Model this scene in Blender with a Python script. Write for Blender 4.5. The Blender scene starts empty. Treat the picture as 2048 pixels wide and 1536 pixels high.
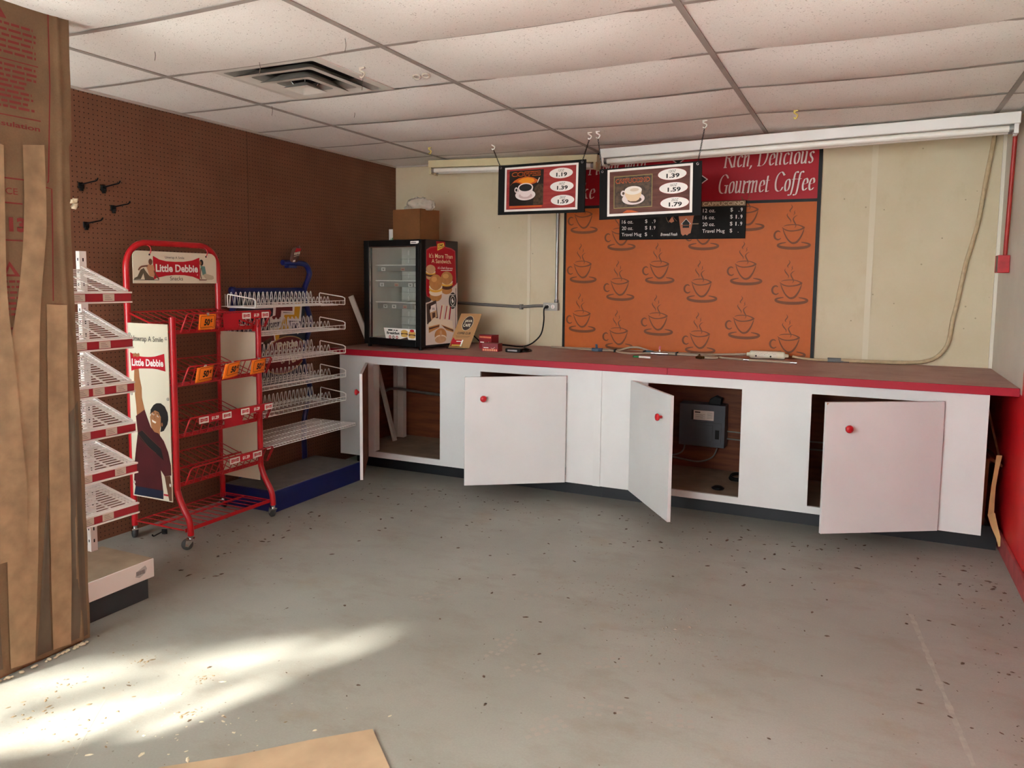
import bpy, bmesh, math, random
from mathutils import Vector, Matrix, noise as mnoise

C = bpy.context.scene.collection
scene = bpy.context.scene
random.seed(7)
PI = math.pi

# ------------------------------------------------------------------ camera
def make_camera():
    f, cx, cy, cz = 1513.82, 3.6977, -5.4934, 1.4232
    rx, ry, rz = -0.09, -0.0112, 0.4314
    R = Matrix.Rotation(rz, 3, 'Z') @ Matrix.Rotation(rx, 3, 'X') @ Matrix.Rotation(ry, 3, 'Y')
    X, Y, Z = R @ Vector((1, 0, 0)), R @ Vector((0, 1, 0)), R @ Vector((0, 0, 1))
    M = Matrix(((X.x, Z.x, -Y.x, cx), (X.y, Z.y, -Y.y, cy), (X.z, Z.z, -Y.z, cz), (0, 0, 0, 1)))
    cd = bpy.data.cameras.new('camera')
    cd.sensor_width = 36.0
    cd.lens = f / 2048 * 36.0
    cd.shift_x = -13.765 / 2048
    cd.shift_y = -70.36 / 2048
    cd.clip_start = 0.05
    co = bpy.data.objects.new('camera', cd)
    C.objects.link(co)
    co.matrix_world = M
    scene.camera = co
make_camera()

# ------------------------------------------------------------------ light
w = bpy.data.worlds.new('sky')
scene.world = w
w.use_nodes = True
bg = w.node_tree.nodes['Background']
bg.inputs['Color'].default_value = (0.89, 0.965, 1.0, 1)
bg.inputs['Strength'].default_value = 11.5
SUN_AZ = Vector((0.30, 0.954))
SUN_EL = math.radians(40)
sd = bpy.data.lights.new('sun', 'SUN')
sd.energy = 7.0
sd.angle = math.radians(4.6)
sd.color = (1.0, 0.97, 0.88)
so = bpy.data.objects.new('sun', sd)
C.objects.link(so)
sv = Vector((SUN_AZ.x * math.cos(SUN_EL), SUN_AZ.y * math.cos(SUN_EL), -math.sin(SUN_EL)))
so.rotation_euler = sv.to_track_quat('-Z', 'Y').to_euler()
so.location = (0, -12, 9)

scene.view_settings.view_transform = 'Standard'
scene.view_settings.look = 'None'
scene.view_settings.gamma = 1
scene.view_settings.use_curve_mapping = False
scene.view_settings.exposure = 1.62
scene.cycles.max_bounces = 12
scene.cycles.diffuse_bounces = 7
scene.cycles.use_denoising = True

# ------------------------------------------------------------------ materials
def lin(h):
    v = [int(h[i:i + 2], 16) / 255 for i in (0, 2, 4)]
    return [x / 12.92 if x <= .04045 else ((x + .055) / 1.055) ** 2.4 for x in v] + [1.0]
MATS = {}
def mat(name, hx, rough=.55, n=0.0, ns=6.0, b=0.0, bs=60.0, metal=0.0, spec=.5, stretch=None, n2=0.0, ns2=90.0):
    if name in MATS:
        return MATS[name]
    m = bpy.data.materials.new(name)
    m.use_nodes = True
    nt = m.node_tree
    P = nt.nodes['Principled BSDF']
    P.inputs['Base Color'].default_value = lin(hx)
    P.inputs['Roughness'].default_value = rough
    P.inputs['Metallic'].default_value = metal
    P.inputs['Specular IOR Level'].default_value = spec
    if n or b or n2:
        tc = nt.nodes.new('ShaderNodeTexCoord')
        src = tc.outputs['Object']
        if stretch:
            mp = nt.nodes.new('ShaderNodeMapping')
            mp.inputs['Scale'].default_value = stretch
            nt.links.new(src, mp.inputs['Vector'])
            src = mp.outputs['Vector']
        last = None
        for amt, sc in ((n, ns), (n2, ns2)):
            if not amt:
                continue
            nz = nt.nodes.new('ShaderNodeTexNoise')
            nz.inputs['Scale'].default_value = sc
            nz.inputs['Detail'].default_value = 5
            nt.links.new(src, nz.inputs['Vector'])
            mr = nt.nodes.new('ShaderNodeMapRange')
            mr.inputs['From Min'].default_value = .3
            mr.inputs['From Max'].default_value = .7
            mr.inputs['To Min'].default_value = 1 - amt
            mr.inputs['To Max'].default_value = 1 + amt * .5
            nt.links.new(nz.outputs['Fac'], mr.inputs['Value'])
            vm = nt.nodes.new('ShaderNodeVectorMath')
            vm.operation = 'SCALE'
            if last is None:
                vm.inputs[0].default_value = lin(hx)[:3]
            else:
                nt.links.new(last, vm.inputs[0])
            nt.links.new(mr.outputs['Result'], vm.inputs['Scale'])
            last = vm.outputs['Vector']
        if last is not None:
            nt.links.new(last, P.inputs['Base Color'])
        if b:
            nb = nt.nodes.new('ShaderNodeTexNoise')
            nb.inputs['Scale'].default_value = bs
            nb.inputs['Detail'].default_value = 6
            nt.links.new(src, nb.inputs['Vector'])
            bp = nt.nodes.new('ShaderNodeBump')
            bp.inputs['Strength'].default_value = b
            bp.inputs['Distance'].default_value = .004
            nt.links.new(nb.outputs['Fac'], bp.inputs['Height'])
            nt.links.new(bp.outputs['Normal'], P.inputs['Normal'])
    MATS[name] = m
    return m

def N(nt, typ, **kw):
    nd = nt.nodes.new(typ)
    for k, v in kw.items():
        setattr(nd, k, v)
    return nd
def math_node(nt, op, a, b=None, c=None):
    nd = N(nt, 'ShaderNodeMath', operation=op)
    for i, v in enumerate((a, b, c)):
        if v is None:
            continue
        if isinstance(v, (int, float)):
            nd.inputs[i].default_value = v
        else:
            nt.links.new(v, nd.inputs[i])
    return nd.outputs[0]
def mixc(nt, fac, a, b):
    nd = N(nt, 'ShaderNodeMix', data_type='RGBA')
    for s, v in (('Factor', fac), ('A', a), ('B', b)):
        sock = [i for i in nd.inputs if i.name == s and (i.type == 'VALUE' if s == 'Factor' else i.type == 'RGBA')][0]
        if isinstance(v, (int, float)):
            sock.default_value = v
        elif isinstance(v, str):
            sock.default_value = lin(v)
        else:
            nt.links.new(v, sock)
    return [o for o in nd.outputs if o.type == 'RGBA'][0]
def ramp(nt, src, lo, hi):
    mr = N(nt, 'ShaderNodeMapRange')
    mr.inputs['From Min'].default_value = lo
    mr.inputs['From Max'].default_value = hi
    nt.links.new(src, mr.inputs['Value'])
    return mr.outputs['Result']
def noise_tex(nt, vec, scale, detail=5, rough=.55):
    nd = N(nt, 'ShaderNodeTexNoise')
    nd.inputs['Scale'].default_value = scale
    nd.inputs['Detail'].default_value = detail
    nd.inputs['Roughness'].default_value = rough
    nt.links.new(vec, nd.inputs['Vector'])
    return nd.outputs['Fac']
def scaled(nt, vec, s):
    mp = N(nt, 'ShaderNodeMapping')
    mp.inputs['Scale'].default_value = s
    nt.links.new(vec, mp.inputs['Vector'])
    return mp.outputs['Vector']
def new_mat(name, rough=.6, spec=.5):
    m = bpy.data.materials.new(name)
    m.use_nodes = True
    nt = m.node_tree
    P = nt.nodes['Principled BSDF']
    P.inputs['Roughness'].default_value = rough
    P.inputs['Specular IOR Level'].default_value = spec
    tc = N(nt, 'ShaderNodeTexCoord')
    return m, nt, P, tc.outputs['Object']
def bump(nt, P, h, strength, dist=.003):
    bp = N(nt, 'ShaderNodeBump')
    bp.inputs['Strength'].default_value = strength
    bp.inputs['Distance'].default_value = dist
    nt.links.new(h, bp.inputs['Height'])
    nt.links.new(bp.outputs['Normal'], P.inputs['Normal'])

def floor_material():
    m, nt, P, co = new_mat('painted_concrete', .5, .35)
    big = ramp(nt, noise_tex(nt, co, 1.1, 6, .6), .35, .68)
    col = mixc(nt, big, '8F8E85', '9C9B92')
    dust = ramp(nt, noise_tex(nt, scaled(nt, co, (1, 1.6, 1)), 3.2, 8, .7), .5, .72)
    col = mixc(nt, math_node(nt, 'MULTIPLY', dust, .5), col, '807465')
    rust = ramp(nt, noise_tex(nt, co, 2.3, 4, .6), .62, .78)
    col = mixc(nt, math_node(nt, 'MULTIPLY', rust, .5), col, '96805F')
    fine = ramp(nt, noise_tex(nt, co, 140, 3, .7), .35, .7)
    col = mixc(nt, math_node(nt, 'MULTIPLY', fine, .16), col, '6C655A')
    vor = N(nt, 'ShaderNodeTexVoronoi')
    vor.inputs['Scale'].default_value = 26
    nt.links.new(co, vor.inputs['Vector'])
    spk = math_node(nt, 'LESS_THAN', vor.outputs['Distance'], .085)
    gate = math_node(nt, 'GREATER_THAN', noise_tex(nt, co, 5, 2), .55)
    col = mixc(nt, math_node(nt, 'MULTIPLY', math_node(nt, 'MULTIPLY', spk, gate), .6), col, '5A4A3A')
    nt.links.new(col, P.inputs['Base Color'])
    rg = math_node(nt, 'MULTIPLY_ADD', noise_tex(nt, co, 4, 5), .35, .33)
    nt.links.new(rg, P.inputs['Roughness'])
    bump(nt, P, noise_tex(nt, co, 60, 6), .12)
    return m
def peg_material():
    m, nt, P, co = new_mat('brown_pegboard', .5, .28)
    sx = N(nt, 'ShaderNodeSeparateXYZ')
    nt.links.new(co, sx.inputs[0])
    def cell(s):
        return math_node(nt, 'SUBTRACT', math_node(nt, 'FRACT', math_node(nt, 'DIVIDE', math_node(nt, 'ADD', s, 10.0), .0254)), .5)
    a, b = cell(sx.outputs['Y']), cell(sx.outputs['Z'])
    d = math_node(nt, 'SQRT', math_node(nt, 'ADD', math_node(nt, 'MULTIPLY', a, a), math_node(nt, 'MULTIPLY', b, b)))
    hole = math_node(nt, 'LESS_THAN', d, .13)
    base = mixc(nt, ramp(nt, noise_tex(nt, co, 3, 5), .35, .7), '6C4633', '7A533E')
    base = mixc(nt, math_node(nt, 'MULTIPLY', ramp(nt, noise_tex(nt, co, 40, 4), .55, .75), .25), base, '866450')
    s1 = math_node(nt, 'LESS_THAN', math_node(nt, 'ABSOLUTE', math_node(nt, 'ADD', sx.outputs['Y'], 1.70)), .003)
    s2 = math_node(nt, 'LESS_THAN', math_node(nt, 'ABSOLUTE', math_node(nt, 'SUBTRACT', sx.outputs['Z'], 1.18)), .003)
    seam = math_node(nt, 'MAXIMUM', s1, s2)
    dark = math_node(nt, 'MAXIMUM', hole, math_node(nt, 'MULTIPLY', seam, .6))
    nt.links.new(mixc(nt, dark, base, '2A130B'), P.inputs['Base Color'])
    bump(nt, P, math_node(nt, 'SUBTRACT', 1.0, dark), .4, .002)
    return m
def wall_cream_material():
    m, nt, P, co = new_mat('cream_wall_panel', .55, .3)
    col = mixc(nt, ramp(nt, noise_tex(nt, co, 1.6, 6, .6), .35, .7), 'C6B798', 'CFC3A7')
    st = ramp(nt, noise_tex(nt, scaled(nt, co, (1, 1, .6)), 4.5, 8, .65), .56, .78)
    col = mixc(nt, math_node(nt, 'MULTIPLY', st, .4), col, 'B09A70')
    vor = N(nt, 'ShaderNodeTexVoronoi')
    vor.inputs['Scale'].default_value = 9
    nt.links.new(co, vor.inputs['Vector'])
    spk = math_node(nt, 'LESS_THAN', vor.outputs['Distance'], .045)
    col = mixc(nt, math_node(nt, 'MULTIPLY', spk, .5), col, '6A5A40')
    nt.links.new(col, P.inputs['Base Color'])
    bump(nt, P, noise_tex(nt, co, 90, 4), .06)
    return m
def tile_material():
    m, nt, P, co = new_mat('ceiling_tile_fibre', .9, .1)
    vor = N(nt, 'ShaderNodeTexVoronoi')
    vor.inputs['Scale'].default_value = 1
    nt.links.new(scaled(nt, co, (70, 150, 70)), vor.inputs['Vector'])
    spk = math_node(nt, 'LESS_THAN', vor.outputs['Distance'], .22)
    gate = ramp(nt, noise_tex(nt, co, 45, 3), .5, .6)
    f = math_node(nt, 'MULTIPLY', spk, gate)
    nz = ramp(nt, noise_tex(nt, co, 1.2, 3), .35, .7)
    base = mixc(nt, nz, 'EEEAE5', 'F4F1ED')
    fine = math_node(nt, 'MULTIPLY', ramp(nt, noise_tex(nt, co, 190, 2), .45, .7), .16)
    base = mixc(nt, fine, base, 'B8ADA2')
    nt.links.new(mixc(nt, math_node(nt, 'MULTIPLY', f, .75), base, '7D7268'), P.inputs['Base Color'])
    bump(nt, P, noise_tex(nt, co, 160, 3), .25, .003)
    return m
def counter_material():
    m, nt, P, co = new_mat('dusty_red_laminate', .55, .35)
    col = mixc(nt, ramp(nt, noise_tex(nt, co, 3, 7, .65), .35, .65), 'A47A72', 'B28C83')
    s = ramp(nt, noise_tex(nt, scaled(nt, co, (2.0, 7, 1)), 2.2, 7, .7), .56, .7)
    col = mixc(nt, math_node(nt, 'MULTIPLY', s, .5), col, '6E2B2C')
    s2 = ramp(nt, noise_tex(nt, scaled(nt, co, (6, 14, 1)), 3, 5, .7), .64, .72)
    col = mixc(nt, math_node(nt, 'MULTIPLY', s2, .6), col, '3E2A26')
    nt.links.new(col, P.inputs['Base Color'])
    return m
def wood_material(name, a, b, stretch):
    m, nt, P, co = new_mat(name, .6, .3)
    wv = noise_tex(nt, scaled(nt, co, stretch), 3.0, 8, .6)
    nt.links.new(mixc(nt, ramp(nt, wv, .35, .65), a, b), P.inputs['Base Color'])
    return m
def glass_material():
    m = bpy.data.materials.new('clear_glass')
    m.use_nodes = True
    nt = m.node_tree
    nt.nodes.remove(nt.nodes['Principled BSDF'])
    out = nt.nodes['Material Output']
    tr = N(nt, 'ShaderNodeBsdfTransparent')
    tr.inputs['Color'].default_value = (.93, .95, .94, 1)
    gl = N(nt, 'ShaderNodeBsdfGlossy')
    gl.inputs['Roughness'].default_value = .04
    mx = N(nt, 'ShaderNodeMixShader')
    mx.inputs[0].default_value = .045
    nt.links.new(tr.outputs[0], mx.inputs[1])
    nt.links.new(gl.outputs[0], mx.inputs[2])
    nt.links.new(mx.outputs[0], out.inputs['Surface'])
    return m
def film_material():
    m = bpy.data.materials.new('crumpled_clear_film')
    m.use_nodes = True
    nt = m.node_tree
    P = nt.nodes['Principled BSDF']
    P.inputs['Base Color'].default_value = lin('CFC6BA')
    P.inputs['Roughness'].default_value = .25
    P.inputs['Alpha'].default_value = .42
    return m
M_FLOOR = floor_material(); M_PEG = peg_material(); M_WALL = wall_cream_material(); M_TILE = tile_material()
M_CTOP = counter_material(); M_GLASS = glass_material(); M_FILM = film_material()
M_PLY = wood_material('reddish_plywood', '5E2F1C', '7D4529', (1, 1, 9))
M_RAW = wood_material('raw_particle_board', '7A5A3C', '93704E', (6, 6, 6))
WHITE = mat('white_paint', 'CAC9C7', .38, n=.05, ns=3)
WHITE2 = mat('white_enamel_wire', 'ECE9E4', .35)
GREYW = mat('grey_white_board', 'CFCDC8', .5, n=.08, ns=5)
BLACK = mat('black_plastic', '0A0A0B', .5, spec=.25)
BLACKM = mat('black_matte', '121212', .75, n=.2, ns=12, spec=.25)
KICK = mat('black_kick_plate', '14171C', .45, n=.3, ns=7)
RED = mat('red_enamel', 'B4131D', .3, n=.06, ns=9)
REDW = mat('red_wall_paint', 'CC1820', .45, n=.12, ns=7, b=.08, bs=40)
REDB = mat('red_baseboard_worn', 'A84A4A', .6, n=.3, ns=14)
REDL = mat('red_laminate_edge', '9C1228', .5, spec=.3)
BLUE = mat('blue_enamel', '141E5A', .35, n=.15, ns=9)
DUSTY = mat('dusty_grey_top', '6E6A66', .85, n=.15, ns=12)
KRAFT = mat('kraft_paper', '7C6449', .8, n=.18, ns=7, b=.25, bs=18, n2=.08, ns2=160)
KRAFTD = mat('dirty_kraft_paper', '625545', .85, n=.3, ns=6, b=.3, bs=20)
TAPE = mat('tan_paper_tape', 'A28767', .7, n=.12, ns=9, b=.1, bs=25, n2=.26, ns2=17)
PRINT = mat('red_brown_print', '7E2E2A', .8)
CARD = mat('brown_cardboard', '7C4E27', .75, n=.12, ns=8, n2=.06, ns2=80)
CARDL = mat('pale_cardboard', 'B39A7C', .85, n=.15, ns=9)
CHROME = mat('chrome', 'C8C8C8', .2, metal=1)
STEEL = mat('galvanised_steel', '9A9A98', .35, metal=.8, n=.1, ns=20)
RUBBER = mat('grey_rubber', '3A3C3B', .7)
CREAM = mat('aged_cream_enamel', 'CFC19A', .5, n=.08, ns=6)
TUBE = mat('unlit_fluorescent_tube', 'E8E4DC', .25)
ORANGE = mat('fluorescent_orange_card', 'FF8412', .6)
INK = mat('black_ink', '141210', .6)
PWHITE = mat('printed_white', 'ECE8E2', .5)
PCREAM = mat('printed_cream_board', 'DDD6BE', .5, n=.03)
PRED = mat('printed_red', 'B81828', .5, spec=.3)
PDRED = mat('printed_dark_red', 'A80F22', .5, spec=.25)
HOSE = mat('beige_braided_hose', 'BBA582', .5, n=.15, ns=40)
MURAL = mat('orange_mural_print', 'BA5C1E', .5, spec=.25, n=.07, ns=3, n2=.04, ns2=30)
CUPB = mat('brown_cup_print', '74401E', .55, spec=.3)
GRIT = mat('dark_floor_grit', '5C4A3A', .9, n=.4, ns=30)
STRAW = mat('pale_crumbs', 'CFC4A8', .9)

# ------------------------------------------------------------------ mesh building
class MB:
    def __init__(s, m=None):
        s.v, s.f, s.m, s.sm, s.mats = [], [], [], [], []
        s.cur = m
        s.T = None
    def mi(s, m):
        m = m or s.cur
        if m not in s.mats:
            s.mats.append(m)
        return s.mats.index(m)
    def add(s, vs, fs, m=None, smooth=False):
        o = len(s.v)
        for p in vs:
            p = Vector(p)
            s.v.append(s.T @ p if s.T else p)
        k = s.mi(m)
        for f in fs:
            s.f.append([i + o for i in f]); s.m.append(k); s.sm.append(smooth)
        return s
    def box(s, a, b, m=None):
        x0, y0, z0 = (min(a[i], b[i]) for i in range(3))
        x1, y1, z1 = (max(a[i], b[i]) for i in range(3))
        return s.add([(x0, y0, z0), (x1, y0, z0), (x1, y1, z0), (x0, y1, z0), (x0, y0, z1), (x1, y0, z1), (x1, y1, z1), (x0, y1, z1)],
                     [(3, 2, 1, 0), (4, 5, 6, 7), (0, 1, 5, 4), (1, 2, 6, 5), (2, 3, 7, 6), (3, 0, 4, 7)], m)
    def bar(s, p, q, w, h, up=(0, 0, 1), m=None):
        p, q, up = Vector(p), Vector(q), Vector(up)
        d = (q - p).normalized()
        sx = d.cross(up).normalized() * (w / 2)
        uy = sx.cross(d).normalized() * (h / 2)
        vs = [e + a * sx + b * uy for e in (p, q) for a, b in ((-1, -1), (1, -1), (1, 1), (-1, 1))]
        return s.add(vs, [(3, 2, 1, 0), (4, 5, 6, 7), (0, 1, 5, 4), (1, 2, 6, 5), (2, 3, 7, 6), (3, 0, 4, 7)], m)
    def tube(s, pts, r, n=8, m=None, closed=False, caps=True):
        pts = [Vector(p) for p in pts]
        k = len(pts)
        rs = r if isinstance(r, (list, tuple)) else [r] * k
        tang = []
        for i in range(k):
            if closed:
                t = pts[(i + 1) % k] - pts[i - 1]
            else:
                t = pts[min(i + 1, k - 1)] - pts[max(i - 1, 0)]
            tang.append(t.normalized() if t.length > 1e-9 else Vector((0, 0, 1)))
        t0 = tang[0]
        nrm = t0.orthogonal().normalized()
        vs = []
        for i in range(k):
            t = tang[i]
            nrm = (nrm - t * nrm.dot(t))
            nrm = nrm.normalized() if nrm.length > 1e-6 else t.orthogonal().normalized()
            bi = t.cross(nrm)
            for j in range(n):
                a = 2 * PI * j / n
                vs.append(pts[i] + (nrm * math.cos(a) + bi * math.sin(a)) * rs[i])
        fs = []
        for i in range(k if closed else k - 1):
            i2 = (i + 1) % k
            for j in range(n):
                fs.append((i * n + j, i * n + (j + 1) % n, i2 * n + (j + 1) % n, i2 * n + j))
        s.add(vs, fs, m, n > 4)
        if caps and not closed:
            s.add(vs[:n], [tuple(reversed(range(n)))], m)
            s.add(vs[-n:], [tuple(range(n))], m)
        return s
    def cyl(s, p, q, r, n=16, m=None, r2=None):
        return s.tube([p, q], [r, r if r2 is None else r2], n, m)
    def lathe(s, prof, o, ax=(0, 0, 1), n=20, m=None):
        ax = Vector(ax).normalized(); o = Vector(o)
        e1 = ax.orthogonal().normalized(); e2 = ax.cross(e1)
        vs, fs = [], []
        for r, h in prof:
            for j in range(n):
                a = 2 * PI * j / n
                vs.append(o + ax * h + (e1 * math.cos(a) + e2 * math.sin(a)) * max(r, 1e-4))
        for i in range(len(prof) - 1):
            for j in range(n):
                fs.append((i * n + j, i * n + (j + 1) % n, (i + 1) * n + (j + 1) % n, (i + 1) * n + j))
        fs.append(tuple(reversed(range(n))))
        fs.append(tuple(range((len(prof) - 1) * n, len(prof) * n)))
        return s.add(vs, fs, m, True)
    def prism(s, poly, vec, m=None):
        vec = Vector(vec); poly = [Vector(p) for p in poly]; n = len(poly)
        vs = poly + [p + vec for p in poly]
        fs = [tuple(reversed(range(n))), tuple(range(n, 2 * n))] + [(i, (i + 1) % n, (i + 1) % n + n, i + n) for i in range(n)]
        return s.add(vs, fs, m)
    def grid(s, fn, nu, nv, m=None, smooth=True):
        vs = [fn(i / nu, j / nv) for j in range(nv + 1) for i in range(nu + 1)]
        fs = [(j * (nu + 1) + i, j * (nu + 1) + i + 1, (j + 1) * (nu + 1) + i + 1, (j + 1) * (nu + 1) + i) for j in range(nv) for i in range(nu)]
        return s.add(vs, fs, m, smooth)

ROOT = {}
def obj(name, mb, parent=None, bevel=0.0, seg=2, solid=0.0):
    me = bpy.data.meshes.new(name)
    vs = mb.v
    r = parent
    while r is not None and r.parent is not None:
        r = r.parent
    if r is not None and r.name in ROOT:
        inv = ROOT[r.name].inverted()
        vs = [inv @ p for p in vs]
    me.from_pydata([tuple(p) for p in vs], [], mb.f)
    for m in mb.mats:
        me.materials.append(m)
    me.polygons.foreach_set('material_index', mb.m)
    me.polygons.foreach_set('use_smooth', mb.sm)
    me.update()
    o = bpy.data.objects.new(name, me)
    C.objects.link(o)
    if parent is not None:
        o.parent = parent
    if bevel:
        md = o.modifiers.new('bevel', 'BEVEL')
        md.width = bevel; md.segments = seg; md.limit_method = 'ANGLE'; md.angle_limit = math.radians(50)
    if solid:
        md = o.modifiers.new('thick', 'SOLIDIFY')
        md.thickness = solid; md.offset = 0
    return o
def tag(o, label, cat, group=None):
    o['label'] = label; o['category'] = cat
    if group:
        o['group'] = group
    return o
def thing(name, label, cat, loc=(0, 0, 0), rz=0.0, group=None):
    o = bpy.data.objects.new(name, None)
    o.empty_display_size = .05
    C.objects.link(o)
    o.location = loc
    o.rotation_euler = (0, 0, rz)
    ROOT[o.name] = Matrix.Translation(Vector(loc)) @ Matrix.Rotation(rz, 4, 'Z')
    return tag(o, label, cat, group)
def struct(name, mb, parent=None, bevel=0.0):
    o = obj(name, mb, parent, bevel)
    if parent is None:
        o['kind'] = 'structure'
    return o

# text outlines from Blender's built-in font, kept as plain meshes
TXT = {}
def text_mesh(s, bold=0.0, shear=0.0, space=1.0):
    k = (s, bold, shear, space)
    if k in TXT:
        return TXT[k]
    cu = bpy.data.curves.new('t', 'FONT')
    cu.body = s
    cu.size = 1
    cu.offset = bold
    cu.shear = shear
    cu.space_character = space
    cu.resolution_u = 3
    cu.fill_mode = 'FRONT'
    o = bpy.data.objects.new('t', cu)
    C.objects.link(o)
    dg = bpy.context.evaluated_depsgraph_get()
    me = bpy.data.meshes.new_from_object(o.evaluated_get(dg))
    vs = [(v.co.x, v.co.y) for v in me.vertices]
    fs = [tuple(p.vertices) for p in me.polygons]
    bpy.data.objects.remove(o); bpy.data.curves.remove(cu); bpy.data.meshes.remove(me)
    x0 = min(p[0] for p in vs); x1 = max(p[0] for p in vs); y0 = min(p[1] for p in vs); y1 = max(p[1] for p in vs)
    TXT[k] = ([((x - x0) / (x1 - x0), (y - y0) / (y1 - y0)) for x, y in vs], fs)
    return TXT[k]

class Art:
    """flat printed artwork: 2-D shapes laid on the plane O + x*u + y*v"""
    def __init__(s, O, u, v, off=.0008):
        s.O, s.u, s.v = Vector(O), Vector(u).normalized(), Vector(v).normalized()
        s.n = s.u.cross(s.v).normalized()
        s.mb = MB()
        s.k = off
    def P(s, x, y):
        return s.O + s.u * x + s.v * y + s.n * s.k
    def up(s, d=.0005):
        s.k += d
        return s
    def poly(s, pts, m):
        vs = [s.P(x, y) for x, y in pts]
        area = sum(pts[i][0] * pts[(i + 1) % len(pts)][1] - pts[(i + 1) % len(pts)][0] * pts[i][1] for i in range(len(pts)))
        f = tuple(range(len(pts)))
        s.mb.add(vs, [f if area > 0 else tuple(reversed(f))], m)
        s.k += .00003
        return s
    def rect(s, x0, y0, x1, y1, m):
        return s.poly([(x0, y0), (x1, y0), (x1, y1), (x0, y1)], m)
    def ell(s, cx, cy, rx, ry, m, rot=0, n=28, a0=0, a1=2 * PI):
        full = a1 - a0 > 6.28
        k = n if full else n + 1
        pts = []
        for i in range(k):
            a = a0 + (a1 - a0) * i / n
            x, y = rx * math.cos(a), ry * math.sin(a)
            pts.append((cx + x * math.cos(rot) - y * math.sin(rot), cy + x * math.sin(rot) + y * math.cos(rot)))
        return s.poly(pts, m)
    def stroke(s, pts, w, m, smooth=True):
        """brush line; w one width or a list"""
        if smooth and len(pts) > 2:
            out, ws = [], []
            wl = w if isinstance(w, (list, tuple)) else [w] * len(pts)
            for i in range(len(pts) - 1):
                p0, p1, p2, p3 = pts[max(i - 1, 0)], pts[i], pts[i + 1], pts[min(i + 2, len(pts) - 1)]
                for q in range(5):
                    t = q / 5
                    out.append(tuple(.5 * ((2 * p1[c]) + (-p0[c] + p2[c]) * t + (2 * p0[c] - 5 * p1[c] + 4 * p2[c] - p3[c]) * t * t + (-p0[c] + 3 * p1[c] - 3 * p2[c] + p3[c]) * t ** 3) for c in (0, 1)))
                    ws.append(wl[i] * (1 - t) + wl[i + 1] * t)
            out.append(pts[-1]); ws.append(wl[-1])
            pts, w = out, ws
        wl = w if isinstance(w, (list, tuple)) else [w] * len(pts)
        L, R = [], []
        for i, p in enumerate(pts):
            a, b = pts[max(i - 1, 0)], pts[min(i + 1, len(pts) - 1)]
            dx, dy = b[0] - a[0], b[1] - a[1]
            l = math.hypot(dx, dy) or 1
            nx, ny = -dy / l * wl[i] / 2, dx / l * wl[i] / 2
            L.append((p[0] + nx, p[1] + ny)); R.append((p[0] - nx, p[1] - ny))
        n = len(pts)
        s.mb.add([s.P(*p) for p in L] + [s.P(*p) for p in R], [(i + n, i + 1 + n, i + 1, i) for i in range(n - 1)], m)
        s.k += .00003
        return s
    def text(s, t, x0, y0, x1, y1, m, bold=0.0, shear=0.0, quad=None, space=1.0):
        """fit the text's outline into a box (or into the quad bl, br, tr, tl)"""
        vs, fs = text_mesh(t, bold, shear, space)
        if quad is None:
            quad = [(x0, y0), (x1, y0), (x1, y1), (x0, y1)]
        bl, br, tr, tl = quad
        out = []
        for a, b in vs:
            out.append(s.P(*[(bl[c] * (1 - a) + br[c] * a) * (1 - b) + (tl[c] * (1 - a) + tr[c] * a) * b for c in (0, 1)]))
        s.mb.add(out, fs, m)
        s.k += .00003
        return s
    def build(s, name, parent):
        return obj(name, s.mb, parent)

def arc(c, r, a0, a1, n, ax, ay):
    c, ax, ay = Vector(c), Vector(ax), Vector(ay)
    return [c + ax * r * math.cos(a0 + (a1 - a0) * i / n) + ay * r * math.sin(a0 + (a1 - a0) * i / n) for i in range(n + 1)]
def spline(pts, k=6):
    pts = [Vector(p) for p in pts]
    out = []
    for i in range(len(pts) - 1):
        p0, p1, p2, p3 = pts[max(i - 1, 0)], pts[i], pts[i + 1], pts[min(i + 2, len(pts) - 1)]
        for q in range(k):
            t = q / k
            out.append(.5 * ((2 * p1) + (-p0 + p2) * t + (2 * p0 - 5 * p1 + 4 * p2 - p3) * t * t + (-p0 + 3 * p1 - 3 * p2 + p3) * t ** 3))
    out.append(pts[-1])
    return out
# ================================================================== SETTING
RW, HC = 4.4126, 2.373
FOOT = [(0, 0), (RW, 0), (RW, -6.6), (1.75, -6.6), (1.75, -4.55), (0, -6.047)]
mb = MB(M_FLOOR)
mb.add([(-.1, .1, 0), (RW + .1, .1, 0), (RW + .1, -6.7, 0), (1.67, -6.7, 0), (1.67, -4.6, 0), (-.1, -6.13, 0)], [(5, 4, 3, 2, 1, 0)])
mb.add([(-.1, .1, -.1), (RW + .1, .1, -.1), (RW + .1, -6.7, -.1), (1.67, -6.7, -.1), (1.67, -4.6, -.1), (-.1, -6.13, -.1)], [(0, 1, 2, 3, 4, 5)])
floor = struct('floor', mb)
mb = MB(mat('outdoor_pavement', 'CFCBC3', .8, n=.1))
mb.box((-12, -20, -.12), (12, -6.71, -.02)); mb.box((-12, -6.71, -.12), (-.11, 2, -.02)); mb.box((-.1, -6.71, -.12), (1.66, -6.14, -.02))
struct('ground', mb)

struct('wall_left', MB(M_PEG).box((-.1, -6.05, 0), (0, 0, HC + .06)))
struct('wall_back', MB(M_WALL).box((-.1, 0, 0), (RW + .1, .1, HC + .06)))
mb = MB(REDW)
mb.box((RW, -6.7, 0), (RW + .1, -1.06, 1.35)); mb.box((RW, -1.06, 0), (RW + .1, 0, .88)); mb.box((RW, -6.7, 1.35), (RW + .1, -1.06, HC + .06), mat('white_wall_panel', 'CFC9BC', .5, n=.07, ns=4))
mb.box((RW, -1.06, .88), (RW + .1, 0, HC + .06), mat('white_wall_panel', 'CFC9BC', .5, n=.07, ns=4))
struct('wall_right', mb)
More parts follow.
